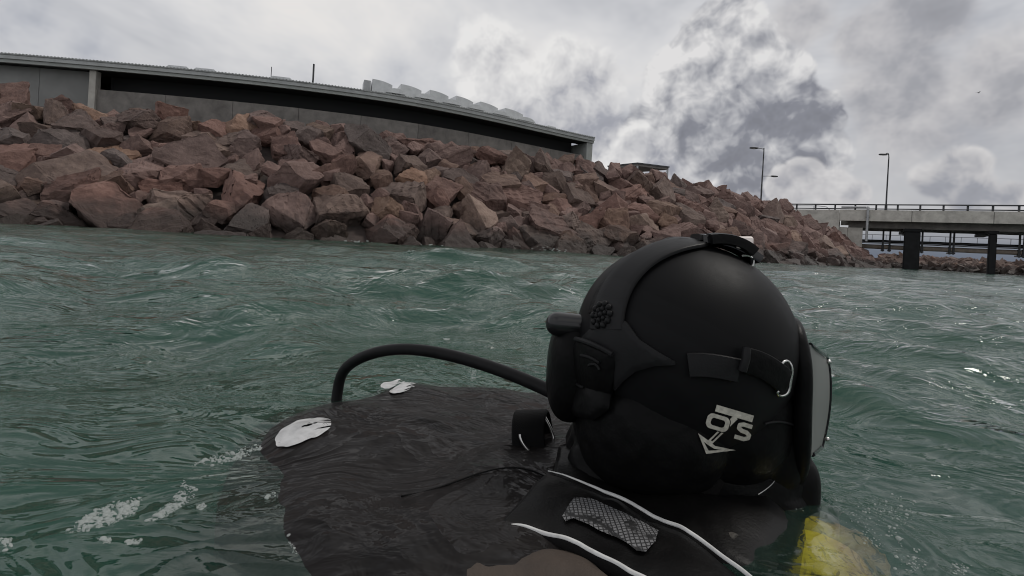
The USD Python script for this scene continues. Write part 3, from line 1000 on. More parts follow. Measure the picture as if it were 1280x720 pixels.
def build_bridge():
    b = thing("road_bridge", "concrete road bridge on dark piers leaving the boulder bank to the right", "bridge")
    obj("deck", bx(0.4, BLEN, 0.35, 8.6, DECK - 0.42, DECK - 0.02), CONC, b, smooth=False)
    s = 0.0
    k = 0
    while s < BLEN:
        obj("edge_beam", bx(s, s + 6.77, 0.0, 0.34, DECK - 1.28, DECK, 0.02), CONC, b, smooth=False)
        s += 6.8
    for n in (1.2, 3.2, 5.2, 7.2):
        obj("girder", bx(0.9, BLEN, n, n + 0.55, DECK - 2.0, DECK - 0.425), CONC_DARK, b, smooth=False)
    obj("edge_beam", bx(0.0, BLEN, 8.62, 8.96, DECK - 1.28, DECK, 0.02), CONC, b, smooth=False)
    # piers with crossheads
    for px, w in ((1143, 1.45), (1245, 0.62)):
        s = bridge_s(px)
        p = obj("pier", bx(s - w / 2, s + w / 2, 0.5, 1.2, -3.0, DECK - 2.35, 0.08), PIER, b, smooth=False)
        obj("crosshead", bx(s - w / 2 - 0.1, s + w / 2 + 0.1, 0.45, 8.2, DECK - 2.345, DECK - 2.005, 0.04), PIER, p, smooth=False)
        obj("bearing", bx(s - 0.3, s + 0.3, 1.2, 1.7, DECK - 2.003, DECK - 2.001), PIER, p, smooth=False)
    for q in range(1, 4):
        s = bridge_s(1245) + 6.9 * q
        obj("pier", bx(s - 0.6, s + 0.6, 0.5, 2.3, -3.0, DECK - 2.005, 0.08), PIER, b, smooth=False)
    # guard rail
    for z0, z1 in ((DECK + 0.54, DECK + 0.68), (DECK + 0.06, DECK + 0.18)):
        obj("guard_rail", bx(-9.0, BLEN, 0.06, 0.14, z0, z1), STEEL_DARK, b, smooth=False)
    k = 0
    for s in np.arange(-8.6, BLEN, 2.0):
        obj("rail_post", bx(s, s + 0.18, 0.145, 0.30, DECK - 0.0 if s > 0 else DECK - 0.25, DECK + 0.64), STEEL_DARK, b, smooth=False)
    # abutment: wing wall to the left, shaded bearing wall facing the water
    sv = bridge_s(1005)
    poly = Polygon([(-9.5, DECK - 0.02), (-0.02, DECK - 0.02), (-0.02, 3.0), (0.2, 1.0), (-4.0, 2.0), (-9.5, 4.6)])
    w = trimesh.creation.extrude_polygon(poly, 0.5, engine="earcut")
    T = np.eye(4); T[:3, 0] = [*BU, 0]; T[:3, 1] = [0, 0, 1]; T[:3, 2] = [*BN, 0]; T[:3, 3] = [*(A0 + BN * 0.02), 0]
    w.apply_transform(T); trimesh.repair.fix_normals(w)
    obj("wing_wall", w, CONC, b, smooth=False)
    obj("abutment", bx(-1.2, 0.85, 0.55, 8.6, 0.6, DECK - 2.01, 0.03), CONC, b, smooth=False)
    obj("bearing_shelf", bx(0.86, 2.35, 0.7, 3.0, 0.8, DECK - 2.02, 0.03), CONC, b, smooth=False)
    # down pipe on the edge beam
    s = bridge_s(1085)
    pts = [A0 + BU * s + BN * q for q in (0.2, -0.12, -0.14, -0.14)]
    pz = [DECK + 0.30, DECK + 0.30, DECK + 0.1, DECK - 3.6]
    dp = obj("down_pipe", tube([[*p, z] for p, z in zip(pts, pz)], 0.13, 10), STEEL_GREY, b, smooth=40)
    obj("bracket", bx(s - 0.18, s + 0.18, -0.2, -0.003, DECK - 0.9, DECK - 0.8), STEEL_DARK, dp, smooth=False)
    obj("feed_pipe", tube([[*(A0 + BU * q + BN * -0.08), DECK + 0.30] for q in (s - 2.6, s - 1.0, s - 0.15)], 0.10, 10), STEEL_GREY, b, smooth=40)
    # approach rail on the land side (pale)
    obj("approach_rail", tube([[*(A0 + BU * q + BN * 5.5), DECK + z] for q, z in ((-13, 0.9), (-8, 0.9), (-2.5, 0.92), (-1.6, 0.8), (-1.2, 0.4))], 0.05, 8), STEEL_GREY, b, smooth=40)
    for q in (-12, -9, -6, -3):
        obj("approach_post", tube([[*(A0 + BU * q + BN * 5.5), DECK - 0.3], [*(A0 + BU * q + BN * 5.5), DECK + 0.9]], 0.04, 6), STEEL_GREY, b, smooth=40)
    return b


build_bridge()
approach = frame_box(A0 + BU * -24 + BN * 0.55, BU, BN, 23.9, 8.0, CREST_Z - 1.2, DECK - 0.05)
obj("approach_road", approach, CONC_DARK, smooth=False, kind="structure", label="raised road leading on to the bridge from the left", cat="road")

s = bridge_s(1107.5)
pb = A0 + BU * s + BN * 0.5
pt = P(1107.5, 196, D=pb[1])
street_lamp((pb[0], pb[1], DECK - 0.02), np.array([pb[0], pb[1], pt[2]]), "street lamp with a short hooked head standing on the bridge deck", (-0.35, 0.05), 0.085, True)


def build_pipeline():
    root = thing("pipeline", "pair of long pipes with a light handrail hung under the bridge deck", "pipe")
    def bp(s, n, z):
        return np.array([*(A0 + BU * s + BN * n), z])
    obj("pipe", tube([bp(q, 4.3, 2.45) for q in np.linspace(2.0, BLEN, 12)], 0.27, 14), PIPE_TAN, root, smooth=40)
    obj("pipe", tube([bp(q, 4.9, 3.15) for q in np.linspace(1.0, BLEN, 12)], 0.17, 12), STEEL_DARK, root, smooth=40, label="thinner dark upper pipe")
    for px in (1108, 1117, 1160, 1197, 1202, 1290, 1296):
        s = bridge_s(px)
        h = obj("hanger", bx(s - 0.09, s + 0.09, 3.95, 4.03, 1.9, DECK - 0.43), STEEL_DARK, root, smooth=False)
        obj("cradle", bx(s - 0.16, s + 0.16, 3.9, 5.2, 1.98, 2.14), STEEL_DARK, h, smooth=False)
        obj("clamp", tube([bp(s - 0.12, 4.3, 2.45), bp(s + 0.12, 4.3, 2.45)], 0.31, 12), STEEL_DARK, h, smooth=40)
    obj("brace", tube([bp(bridge_s(1119), 4.0, DECK - 0.5), bp(bridge_s(1135), 4.0, 3.9)], 0.10, 8), STEEL_GREY, root, smooth=40)
    obj("handrail", tube([bp(q, 5.6, 3.95) for q in np.linspace(1.5, BLEN, 10)], 0.03, 6), STEEL_GREY, root, smooth=40)
    for q in np.arange(2.0, 30, 1.4):
        obj("handrail_post", tube([bp(q, 5.6, 3.1), bp(q, 5.6, 3.97)], 0.025, 5), STEEL_GREY, root, smooth=40)
    obj("walkway", bx(1.2, BLEN, 4.4, 5.7, 2.88, 2.94), STEEL_DARK, root, smooth=False)


build_pipeline()


def build_mound():
    root = thing("rock_mound", "low far heap of small brown rocks along the water behind the bridge piers", "rock mound")
    r = np.random.default_rng(77)
    a, b2 = P(1120, 330, D=78)[:2], P(1420, 340, D=58)[:2]
    u = (b2 - a) / np.linalg.norm(b2 - a); n = np.array([-u[1], u[0]])
    if n[1] < 0:
        n = -n
    L = np.linalg.norm(b2 - a)
    core = np.array([(-4.0, -1.0), (-0.3, 0.95), (3.0, 0.95), (7, -1.0)])
    V = np.vstack([np.c_[(a + u * s)[None] + n[None] * core[:, :1], core[:, 1]] for s in (-3, L)])
    m = trimesh.convex.convex_hull(V)
    obj("rubble_core", m, BANK, root, smooth=False)
    fills = []
    k = 0
    for i in range(900):
        s, t = r.uniform(-2, L), r.uniform(-0.12, 1.15)
        ra = r.uniform(0.26, 0.52)
        p = np.array([*(a + u * s + n * (-3.6 + 3.9 * t)), 0.05 + 1.1 * min(t, 1.0) * (1.25 - 0.012 * s)])
        mm = polytope(r, np.array([ra * r.uniform(1.0, 1.5), ra, ra * 0.85]))
        mm.apply_transform(trimesh.transformations.random_rotation_matrix(r.random(3)))
        mm.apply_translation(p)
        if inframe(p)[0] and ra > 0.40 and k < 140 and i % 2 == 0:
            obj("boulder", mm, ROCKS[r.choice(4, p=[0.25, 0.3, 0.25, 0.2])], root, smooth=False)
            k += 1
        else:
            fills.append(mm)
    obj("boulder_fill", fills, ROCKS[1], root, smooth=False, kind="stuff")


build_mound()


def build_bird():
    c = P(1223, 116, D=70)
    root = thing("bird", "tiny dark bird gliding in the grey sky above the bridge lamp", "bird", c)
    obj("body", ellipsoid((0, 0, 0), (0.16, 0.05, 0.05), 2), STEEL_DARK, root, smooth=40)
    for sg in (-1, 1):
        w = Polygon([(0.05, 0), (-0.06, 0), (-0.10, 0.22), (-0.06, 0.42), (0.02, 0.22)])
        m = trimesh.creation.extrude_polygon(w, 0.012, engine="earcut")
        if sg < 0:
            m.vertices[:, 1] *= -1; m.invert()
        m.apply_transform(trimesh.transformations.rotation_matrix(0.25 * sg, [1, 0, 0]))
        obj("wing", m, STEEL_DARK, root, smooth=False)


build_bird()

# ------------------------------------------------------------------ the diver
HD = 0.60                                                             # depth of the head's middle
MM = HD / F                                                           # metres per picture pixel there
HC = P(853, 428, HD)


def manifold(m):
    return m3.Manifold(m3.Mesh(vert_properties=np.asarray(m.vertices, np.float32), tri_verts=np.asarray(m.faces, np.uint32)))


def to_tri(mf):
    me = mf.to_mesh()
    return trimesh.Trimesh(np.array(me.vert_properties[:, :3]), np.array(me.tri_verts), process=True)


def ball(p, r, n=20):
    return m3.Manifold.sphere(float(r), n).translate(tuple(map(float, p)))


def bone(a, ra, b, rb):
    return m3.Manifold.batch_hull([ball(a, ra), ball(b, rb)])


def blob(parts, edge, rounds=10):
    """One continuous surface out of many bones."""
    mf = parts[0]
    for p in parts[1:]:
        mf = mf + p
    mf = mf.refine_to_length(edge)
    m = to_tri(mf)
    m.merge_vertices()
    trimesh.smoothing.filter_taubin(m, lamb=0.5, nu=0.53, iterations=rounds)
    return m


def hand(wrist, aim, palm_n, side):
    """Five-fingered glove, slightly curled."""
    aim = aim / np.linalg.norm(aim)
    palm_n = palm_n - aim * (palm_n @ aim); palm_n /= np.linalg.norm(palm_n)
    lat = np.cross(aim, palm_n) * side
    parts = [m3.Manifold.batch_hull([ball(wrist, 0.026), ball(wrist + aim * 0.085 + lat * 0.032, 0.015), ball(wrist + aim * 0.08 - lat * 0.032, 0.015), ball(wrist + aim * 0.03 + lat * 0.03, 0.017)])]
    for off, ln, r in ((0.031, 0.070, 0.0095), (0.011, 0.080, 0.010), (-0.010, 0.074, 0.0095), (-0.030, 0.058, 0.0085)):
        a = wrist + aim * 0.080 + lat * off
        d = aim + palm_n * 0.25
        for f in (0.45, 0.32, 0.23):
            d = d / np.linalg.norm(d)
            b = a + d * ln * f
            parts.append(bone(a, r, b, r * 0.92))
            a, d = b, d + palm_n * 0.45
    a = wrist + aim * 0.028 + lat * 0.028
    d = aim * 0.6 + lat * 0.8 + palm_n * 0.3
    for f in (0.036, 0.028):
        d /= np.linalg.norm(d)
        b = a + d * f
        parts.append(bone(a, 0.0115, b, 0.010))
        a, d = b, d + aim * 0.5
    return parts


def build_person():
    root = thing("person", "scuba diver in black suit and hood, low in the green water, facing right", "person")
    neck = P(845, 585, 0.60)
    sh_c = neck + np.array([-0.06, 0.02, -0.075])
    ax = np.array([-0.62, 0.10, -0.78]); ax /= np.linalg.norm(ax)     # towards the hips
    chest, waist, hips = sh_c + ax * 0.16, sh_c + ax * 0.34, sh_c + ax * 0.50
    side = np.array([0.10, -0.99, -0.02]); side /= np.linalg.norm(side)   # towards the lens
    shn, shf = sh_c + side * 0.145 + np.array([0, 0, -0.012]), sh_c - side * 0.17
    parts = [bone(HC + np.array([0.0, 0.0, 0.012]), 0.094, HC + np.array([0.015, 0, -0.05]), 0.088),
             bone(HC + np.array([0.01, 0, -0.06]), 0.075, neck, 0.066), bone(neck, 0.066, sh_c, 0.075),
             m3.Manifold.batch_hull([ball(shn, 0.062), ball(shf, 0.062), ball(sh_c, 0.085)]),
             m3.Manifold.batch_hull([ball(sh_c + side * 0.11, 0.075), ball(sh_c - side * 0.11, 0.075), ball(chest + side * 0.09, 0.105), ball(chest - side * 0.09, 0.105)]),
             m3.Manifold.batch_hull([ball(chest + side * 0.09, 0.105), ball(chest - side * 0.09, 0.105), ball(waist + side * 0.07, 0.095), ball(waist - side * 0.07, 0.095)]),
             m3.Manifold.batch_hull([ball(waist + side * 0.07, 0.095), ball(waist - side * 0.07, 0.095), ball(hips + side * 0.08, 0.10), ball(hips - side * 0.08, 0.10)])]
    for sg, sh in ((1, shn), (-1, shf)):
        el = sh + np.array([0.10, -0.03 * sg, -0.25])
        wr = el + np.array([0.20, 0.02 * sg, -0.12])
        parts += [bone(sh, 0.058, el, 0.045), bone(el, 0.045, wr, 0.032)]
        parts += hand(wr, wr - el, np.array([0, 0, -1.0]), sg)
        hp = hips + side * 0.09 * sg
        kn = hp + np.array([0.05, -0.02 * sg, -0.43])
        an = kn + np.array([-0.22, 0, -0.34])
        parts += [bone(hp, 0.088, kn, 0.06), bone(kn, 0.06, an, 0.042), bone(an, 0.042, an + np.array([0.10, 0, -0.10]), 0.034)]
    body = blob(parts, 0.010, 12)
    b = obj("body", body, DRYSUIT, root, smooth=True)
    # hood over the skull, with the face hidden inside the mask
    hood = ellipsoid((0, 0, 0), (1, 1, 1), 5)
    v = hood.vertices
    v = v * np.array([133 * MM, 0.112, 125 * MM])
    v[:, 2] = np.where(v[:, 2] < 0, v[:, 2] * 1.15, v[:, 2])
    hood.vertices = v
    hood.apply_transform(trimesh.transformations.rotation_matrix(0.14, [0, 1, 0]))
    hood.apply_translation(HC)
    obj("hood", hood, NEOPRENE, root, smooth=True)
    # the hood's wide bib running down over the neck into the suit, in soft folds
    bib = ellipsoid((0, 0, 0), (1, 1, 1), 5, 3.2)
    v = bib.vertices
    fold = 0.005 * np.sin(v[:, 2] * 7.0 + 4.2 * v[:, 0] + 9.0 * meshkit.fbm(v * 1.5, 3, 6)) + 0.010 * (meshkit.fbm(v * 3.0, 3, 2) - 0.5)
    bib.vertices = v * np.array([148 * MM, 0.085, 100 * MM]) * (1 + fold[:, None] * 5.0) + P(850, 596, 0.626)
    obj("hood_bib", bib, RUBBER, root, smooth=True)
    return hood


hood_mesh = build_person()
HOOD_Q = np.array([133 * MM, 0.112, 125 * MM])
HROT = trimesh.transformations.rotation_matrix(0.14, [0, 1, 0])[:3, :3]


def on_hood(px, py, lift=0.0):
    """The near side point of the hood ellipsoid behind a pixel, and its outward normal."""
    o = np.array([0, 0, CAM_Z])
    d = P(px, py, 1.0) - o
    lo = HROT.T @ (o - HC); ld = HROT.T @ d
    q = HOOD_Q.copy()
    for _ in range(2):
        A = ((ld / q) ** 2).sum(); B = 2 * (lo * ld / q ** 2).sum(); C = ((lo / q) ** 2).sum() - 1
        disc = B * B - 4 * A * C
        t = (-B - math.sqrt(max(disc, 0))) / (2 * A)
        h = lo + ld * t
        q[2] = HOOD_Q[2] * (1.15 if h[2] < 0 else 1.0)
    n = h / q ** 2; n /= np.linalg.norm(n)
    n = HROT @ n
    return HROT @ h + HC + n * lift, n


def ribbon(center, normals, widths, thick):
    """A strap: rectangle with rounded sides swept along points lying on a surface."""
    p, n = np.asarray(center), np.asarray(normals)
    t = np.gradient(p, axis=0); t /= np.linalg.norm(t, axis=1, keepdims=True)
    b = np.cross(n, t); b /= np.linalg.norm(b, axis=1, keepdims=True)
    w = np.broadcast_to(np.asarray(widths, float), (len(p),))
    prof = [(-1, 0), (-1, 0.6), (-0.93, 1), (-0.5, 1.12), (0, 1.16), (0.5, 1.12), (0.93, 1), (1, 0.6), (1, 0), (0, -0.3)]
    m = len(prof)
    V = np.vstack([np.array([p[i] + b[i] * (x * w[i] / 2) + n[i] * (y * thick) for x, y in prof]) for i in range(len(p))])
    fc = []
    for i in range(len(p) - 1):
        for k in range(m):
            k2 = (k + 1) % m
            fc += [[i * m + k, i * m + k2, (i + 1) * m + k2], [i * m + k, (i + 1) * m + k2, (i + 1) * m + k]]
    for k in range(1, m - 1):
        fc += [[0, k + 1, k], [(len(p) - 1) * m, (len(p) - 1) * m + k, (len(p) - 1) * m + k + 1]]
    mesh = trimesh.Trimesh(V, np.array(fc), process=False)
    trimesh.repair.fix_normals(mesh)
    return mesh


def drape(poly_px, lift, thick, step=4.0, place=on_hood, puff=0.0):
    """A panel with a pixel outline laid on the hood (or another surface), with real thickness."""
    pl = Polygon(poly_px)
    pl = pl.buffer(-2).buffer(4).buffer(-2)
    x0, y0, x1, y1 = pl.bounds
    ring = [pl.exterior.interpolate(d) for d in np.arange(0, pl.exterior.length, step)]
    pts = [(q.x, q.y) for q in ring]
    nb = len(pts)
    inn = pl.buffer(-step * 0.7)
    for gx in np.arange(x0, x1, step):
        for gy in np.arange(y0, y1, step):
            if inn.contains(Point(gx, gy)):
                pts.append((gx + random.uniform(-.4, .4), gy + random.uniform(-.4, .4)))
    from scipy.spatial import Delaunay
    pts = np.array(pts)
    tri = Delaunay(pts).simplices
    tri = np.array([t for t in tri if pl.buffer(0.3).contains(Point(pts[t].mean(0)))])
    hn = [place(*q) for q in pts]
    base, nrm = np.array([h[0] for h in hn]), np.array([h[1] for h in hn])
    dist = np.array([pl.exterior.distance(Point(*q)) for q in pts])
    lift_v = np.full(len(pts), lift + thick) + puff * (1 - np.exp(-dist / 9.0))
    lift_v[:nb] -= thick * 0.45
    top, bot = base + nrm * lift_v[:, None], base + nrm * (lift - 0.004)
    n = len(pts)
    e1 = tri[:, [1, 0]] if False else None
    fc = [*tri, *(tri[:, ::-1] + n)]
    for i in range(nb):
        j = (i + 1) % nb
        fc += [[i, j, n + j], [i, n + j, n + i]]
    m = trimesh.Trimesh(np.vstack([top, bot]), np.array(fc), process=False)
    trimesh.repair.fix_normals(m)
    return m


def flat_at(D):
    def place(px, py):
        p = P(px, py, D)
        d = np.array([0, 0, CAM_Z]) - p
        return p, d / np.linalg.norm(d)
    return place


def build_mask():
    root = thing("diving_mask", "black full face diving mask with grey visor and pale printed emblem, strapped over the hood", "diving mask")
    # face body: the broad lower mass of the mask and side cheeks
    def lump(px, py, D, rx, ry, rz, pw=2.4, tilt=0.0, sub=4):
        m = ellipsoid((0, 0, 0), (rx * MM, ry, rz * MM), sub, pw)
        m.apply_transform(trimesh.transformations.rotation_matrix(tilt, [0, 1, 0]))
        m.apply_translation(P(px, py, D))
        return m
    face = [manifold(lump(888, 500, 0.612, 86, 0.092, 96, 2.6, 0.08)), manifold(lump(810, 520, 0.60, 92, 0.098, 84, 2.4)),
            manifold(lump(938, 520, 0.625, 43, 0.083, 88, 3.0, 0.03))]
    mf = face[0] + face[1] + face[2]
    m = to_tri(mf.refine_to_length(0.006)); m.merge_vertices()
    trimesh.smoothing.filter_taubin(m, lamb=0.5, nu=0.53, iterations=14)
    q = m.vertices
    m.vertices = q + m.vertex_normals * ((meshkit.fbm(q * 28.0, 3, 2) - 0.5) * 0.006)[:, None]
    fb = obj("face_piece", m, RUBBER, root, smooth=True)

    hoodm = hood_mesh
    both = [m, hoodm]
    X0, Y0, SS, NX, NY = 670.0, 290.0, 1.0, 400, 350
    depth = np.full((NY, NX), 9.0)
    uu = [(i / 9.0, j / 9.0) for i in range(10) for j in range(10 - i)]
    for me in both:
        T3 = np.asarray(me.vertices)[np.asarray(me.faces)]
        for u, w in uu:
            q = T3[:, 0] * (1 - u - w) + T3[:, 1] * u + T3[:, 2] * w
            X, Z = q[:, 0] / q[:, 1] * F, -(q[:, 2] - CAM_Z) / q[:, 1] * F
            ix = np.rint(640 + X * cr - Z * sr - X0).astype(int); iy = np.rint(PPY + X * sr + Z * cr - Y0).astype(int)
            ok = (ix >= 0) & (ix < NX) & (iy >= 0) & (iy < NY)
            np.minimum.at(depth, (iy[ok], ix[ok]), q[ok, 1])
    from scipy.ndimage import grey_erosion, gaussian_filter, map_coordinates
    depth = np.where(depth > 5, grey_erosion(depth, 3), depth)
    depth = np.minimum(depth, 0.66)
    depth = gaussian_filter(depth, 1.5)
    gy, gx = np.mgrid[0:NY, 0:NX]
    du_, dv_ = gx + X0 - 640, gy + Y0 - PPY
    wp = np.stack([(du_ * cr + dv_ * sr) / F * depth, depth, CAM_Z - (-du_ * sr + dv_ * cr) / F * depth], -1)
    wn = np.cross(np.gradient(gaussian_filter(wp, (3, 3, 0)), axis=1), np.gradient(gaussian_filter(wp, (3, 3, 0)), axis=0))
    wn /= np.linalg.norm(wn, axis=-1, keepdims=True)
    wn *= np.where(wn[..., 1:2] > 0, -1, 1)

    def on_both(px, py):
        at = [[py - Y0], [px - X0]]
        d = map_coordinates(depth, at, order=1, mode="nearest")[0]
        n = np.array([map_coordinates(wn[..., k], at, order=1, mode="nearest")[0] for k in range(3)])
        p = P(px, py, d)
        v = np.array([0, 0, CAM_Z]) - p
        n = 0.65 * n + 0.35 * v / np.linalg.norm(v)
        return p, n / np.linalg.norm(n)

    # wide crown strap over the hood
    cl = [(868, 305.5), (846, 309), (822, 317), (800, 330), (782, 348), (769, 370), (762, 394), (760, 412)]
    pts = spline([(x, y, 0) for x, y in cl], 40)[:, :2]
    hp = [on_hood(x, y, 0.0015) for x, y in pts]
    top = [h[0] for h in hp]; nn = [h[1] for h in hp]
    # continue over the crown and down the far side
    c0 = top[0]
    far = []
    for f in np.linspace(0.12, 1.0, 22):
        ang = f * 1.9
        lo = HROT.T @ (c0 - HC)
        v = np.array([lo[0] * math.cos(ang * 0.6) - 0.02 * f, lo[1] * math.cos(ang) + 0.10 * math.sin(ang), lo[2] * math.cos(ang)])
        v /= math.sqrt(((v / HOOD_Q) ** 2).sum())
        n = v / HOOD_Q ** 2; n /= np.linalg.norm(n)
        far.append((HROT @ v + HC + HROT @ n * 0.0015, HROT @ n))
    center = [f[0] for f in far[::-1]] + top
    norms = [f[1] for f in far[::-1]] + nn
    w = np.r_[np.full(len(far), 0.034), np.linspace(0.036, 0.043, len(top))]
    obj("crown_strap", ribbon(center, norms, w, 0.004), RUBBER_MATT, root, smooth=50)
    # dark second strap edge to its left
    cl2 = [(838, 307), (806, 318), (778, 338), (757, 362), (745, 392)]
    pts = spline([(x, y, 0) for x, y in cl2], 30)[:, :2]
    hp = [on_hood(x, y, 0.001) for x, y in pts]
    obj("under_strap", ribbon([h[0] for h in hp], [h[1] for h in hp], 0.020, 0.0028), RUBBER, root, smooth=50)
    # medallion moulded on the strap
    c, n = on_hood(757, 395, 0.005)
    T = trimesh.geometry.align_vectors([0, 0, 1], n); T[:3, 3] = c
    md = [trimesh.creation.cylinder(0.0125, 0.003, sections=32)]
    for k in range(10):
        a = 2 * np.pi * k / 10
        s_ = trimesh.creation.icosphere(2, 0.0034); s_.apply_translation((0.0118 * math.cos(a), 0.0118 * math.sin(a), 0.001)); md.append(s_)
    for k in range(6):
        a = 2 * np.pi * k / 6
        s_ = trimesh.creation.icosphere(2, 0.0026); s_.apply_translation((0.0058 * math.cos(a), 0.0058 * math.sin(a), 0.002)); md.append(s_)
    s_ = trimesh.creation.icosphere(2, 0.0032); s_.apply_translation((0, 0, 0.0018)); md.append(s_)
    md = trimesh.util.concatenate(md); md.apply_transform(T)
    obj("strap_medallion", md, RUBBER_MATT, root, smooth=40)
    # flared flap of the strap
    obj("strap_flap", drape([(748, 404), (784, 402), (800, 424), (824, 440), (850, 455), (818, 457), (795, 464), (778, 478), (768, 492), (770, 455), (762, 440), (728, 424)], 0.003, 0.003, place=on_both), RUBBER_MATT, root, smooth=40)
    # ear box with hood lines
    eb = obj("ear_module", drape([(729, 421), (772, 440), (770, 470), (764, 512), (744, 526), (716, 518), (712, 470), (718, 436)], 0.002, 0.006, place=on_both, puff=0.003), RUBBER, root, smooth=35)
    for line in ([(729, 424), (750, 431), (771, 442)], [(735, 443), (748, 447), (756, 452)], [(744, 455), (752, 454), (756, 460)], [(730, 478), (739, 484)]):
        pts = spline([(x, y, 0) for x, y in line], 10)[:, :2]
        obj("ridge", tube([on_both(x, y)[0] + on_both(x, y)[1] * 0.0115 for x, y in pts], 0.0016 if line[0] != (729, 424) else 0.0026, 8), RUBBER_MATT, eb, smooth=40)
    # rear cup and the glossy knob on it
    obj("ear_cup", lump(714, 460, 0.615, 31, 0.045, 66, 2.5, 0.02), RUBBER, root, smooth=True)
    knob = m3.Manifold.batch_hull([ball(P(697, 405, 0.595), 0.0135, 40), ball(P(732, 408, 0.595), 0.0130, 40)])
    kb = to_tri(knob)
    obj("knob", kb, GLOSS, root, smooth=True)
    obj("cheek_pod", lump(838, 512, 0.535, 56, 0.02, 44, 2.2), RUBBER, root, smooth=True)
    # head band, buckle bar and strap tail
    def strap(name, line, wid, mat, lift=0.002, th=0.003):
        pts = spline([(x, y, 0) for x, y in line], 24)[:, :2]
        hp = [on_both(x, y) for x, y in pts]
        c = np.array([h[0] + h[1] * lift for h in hp])
        from scipy.ndimage import gaussian_filter1d
        c = gaussian_filter1d(c, 2, axis=0, mode="nearest")
        n = gaussian_filter1d(np.array([h[1] for h in hp]), 3, axis=0, mode="nearest")
        n /= np.linalg.norm(n, axis=1, keepdims=True)
        return obj(name, ribbon(c, n, wid, th), mat, root, smooth=50)
    strap("head_band", [(858, 456), (885, 456), (905, 459), (924, 463)], 0.022, RUBBER_MATT)
    strap("strap_tail", [(930, 450), (950, 456), (968, 467), (982, 480)], 0.024, RUBBER)
    c, n = on_both(927, 448)
    obj("buckle", tube([on_both(929, 434)[0] + n * 0.008, c + n * 0.010, on_both(924, 462)[0] + n * 0.008], 0.0038, 10), RUBBER_MATT, root, smooth=40)
    hook = [(973, 489), (972, 493), (976, 495), (984, 492), (988, 480), (990, 466), (988, 455), (983, 451), (978, 454), (979, 459)]
    pts = spline([(x, y, 0) for x, y in hook], 50)[:, :2]
    hb = np.mean([on_both(x, y)[0][1] for x, y in hook])
    obj("wire_hook", tube([P(x, y, min(on_both(x, y)[0][1], hb) - 0.006) for x, y in pts], 0.0013, 8), CHROME, root, smooth=40)
    # lower cheek piping
    pts = spline([(955, 529, 0), (975, 527, 0), (993, 532, 0), (1006, 542, 0)], 20)[:, :2]
    obj("cheek_seam", tube([on_both(x, y)[0] + on_both(x, y)[1] * 0.001 for x, y in pts], 0.0012, 8), RUBBER_MATT, root, smooth=40)
    # rim round the visor: a thick rounded loop in the lens plane
    def loop(pairs):
        return np.array([P(x, y, d) for x, y, d in pairs])
    rim = spline(loop([(972, 392, 0.61), (987, 401, 0.59), (997, 419, 0.55), (1003, 450, 0.537), (1004, 500, 0.535), (1003, 545, 0.537), (1000, 588, 0.555), (984, 608, 0.585)]), 60)
    obj("visor_rim", tube(rim, np.r_[np.linspace(0.006, 0.0085, 20), np.full(20, 0.0085), np.linspace(0.0085, 0.007, 20)], 14), RUBBER, root, smooth=True)
    rim2 = spline(loop([(955, 392, 0.62), (980, 424, 0.605), (988, 470, 0.60), (989, 530, 0.60), (982, 590, 0.61)]), 50)
    obj("visor_skirt", tube(rim2, 0.016, 14), RUBBER, root, smooth=True)
    # visor: a curved lens, its near edge towards the lens, its far edge away to the right
    na = [(1013, 431), (1014, 470), (1014, 520), (1013, 571)]
    fa = [(1034, 447), (1037, 470), (1035, 520), (1027, 558)]
    nS, fS = spline([(x, y, 0) for x, y in na], 16)[:, :2], spline([(x, y, 0) for x, y in fa], 16)[:, :2]
    rows = []
    for u in np.linspace(0, 1, 14):
        D = 0.545 + 0.13 * u
        k = u ** 0.62
        rows.append([P(a[0] * (1 - k) + b[0] * k, a[1] * (1 - k) + b[1] * k, D) for a, b in zip(nS, fS)])
    G = np.array(rows)
    nu, nv = G.shape[:2]
    V = np.vstack([G.reshape(-1, 3), G.reshape(-1, 3) + np.array([-0.004, 0.0005, 0])])
    N = nu * nv
    fc = []
    for i in range(nu - 1):
        for j in range(nv - 1):
            a, b, c, d = i * nv + j, i * nv + j + 1, (i + 1) * nv + j + 1, (i + 1) * nv + j
            fc += [[a, b, c], [a, c, d], [N + a, N + c, N + b], [N + a, N + d, N + c]]
    edge = [i * nv for i in range(nu)] + [(nu - 1) * nv + j for j in range(1, nv)] + [i * nv + nv - 1 for i in range(nu - 2, -1, -1)] + [j for j in range(nv - 2, 0, -1)]
    for i in range(len(edge)):
        a, b = edge[i], edge[(i + 1) % len(edge)]
        fc += [[a, b, N + b], [a, N + b, N + a]]
    lens = trimesh.Trimesh(V, np.array(fc), process=False)
    trimesh.repair.fix_normals(lens)
    vz = obj("visor", lens, VISOR, root, smooth=40)
    fr = [P(*p, 0.545 + 0.004) for p in nS[:1]] + list(G[1:, 0]) + list(G[-1, 1:]) + list(G[-2::-1, -1])
    obj("visor_frame", tube(spline(fr[::2], 80), 0.0024, 8), GLOSS, vz, smooth=40)
    for q in ((1036, 452), (1034, 549)):
        s_ = trimesh.creation.icosphere(2, 0.0030); s_.apply_translation(P(q[0], q[1], 0.66)); obj("frame_screw", s_, CHROME, vz, smooth=True)
    # chin block under the visor
    obj("chin_valve", lump(976, 606, 0.61, 30, 0.05, 52, 3.4), RUBBER, root, smooth=True)
    # clip with a white tab on the crown
    cl = thing("crown_clip", None, None, parent=str(root.GetPath()))
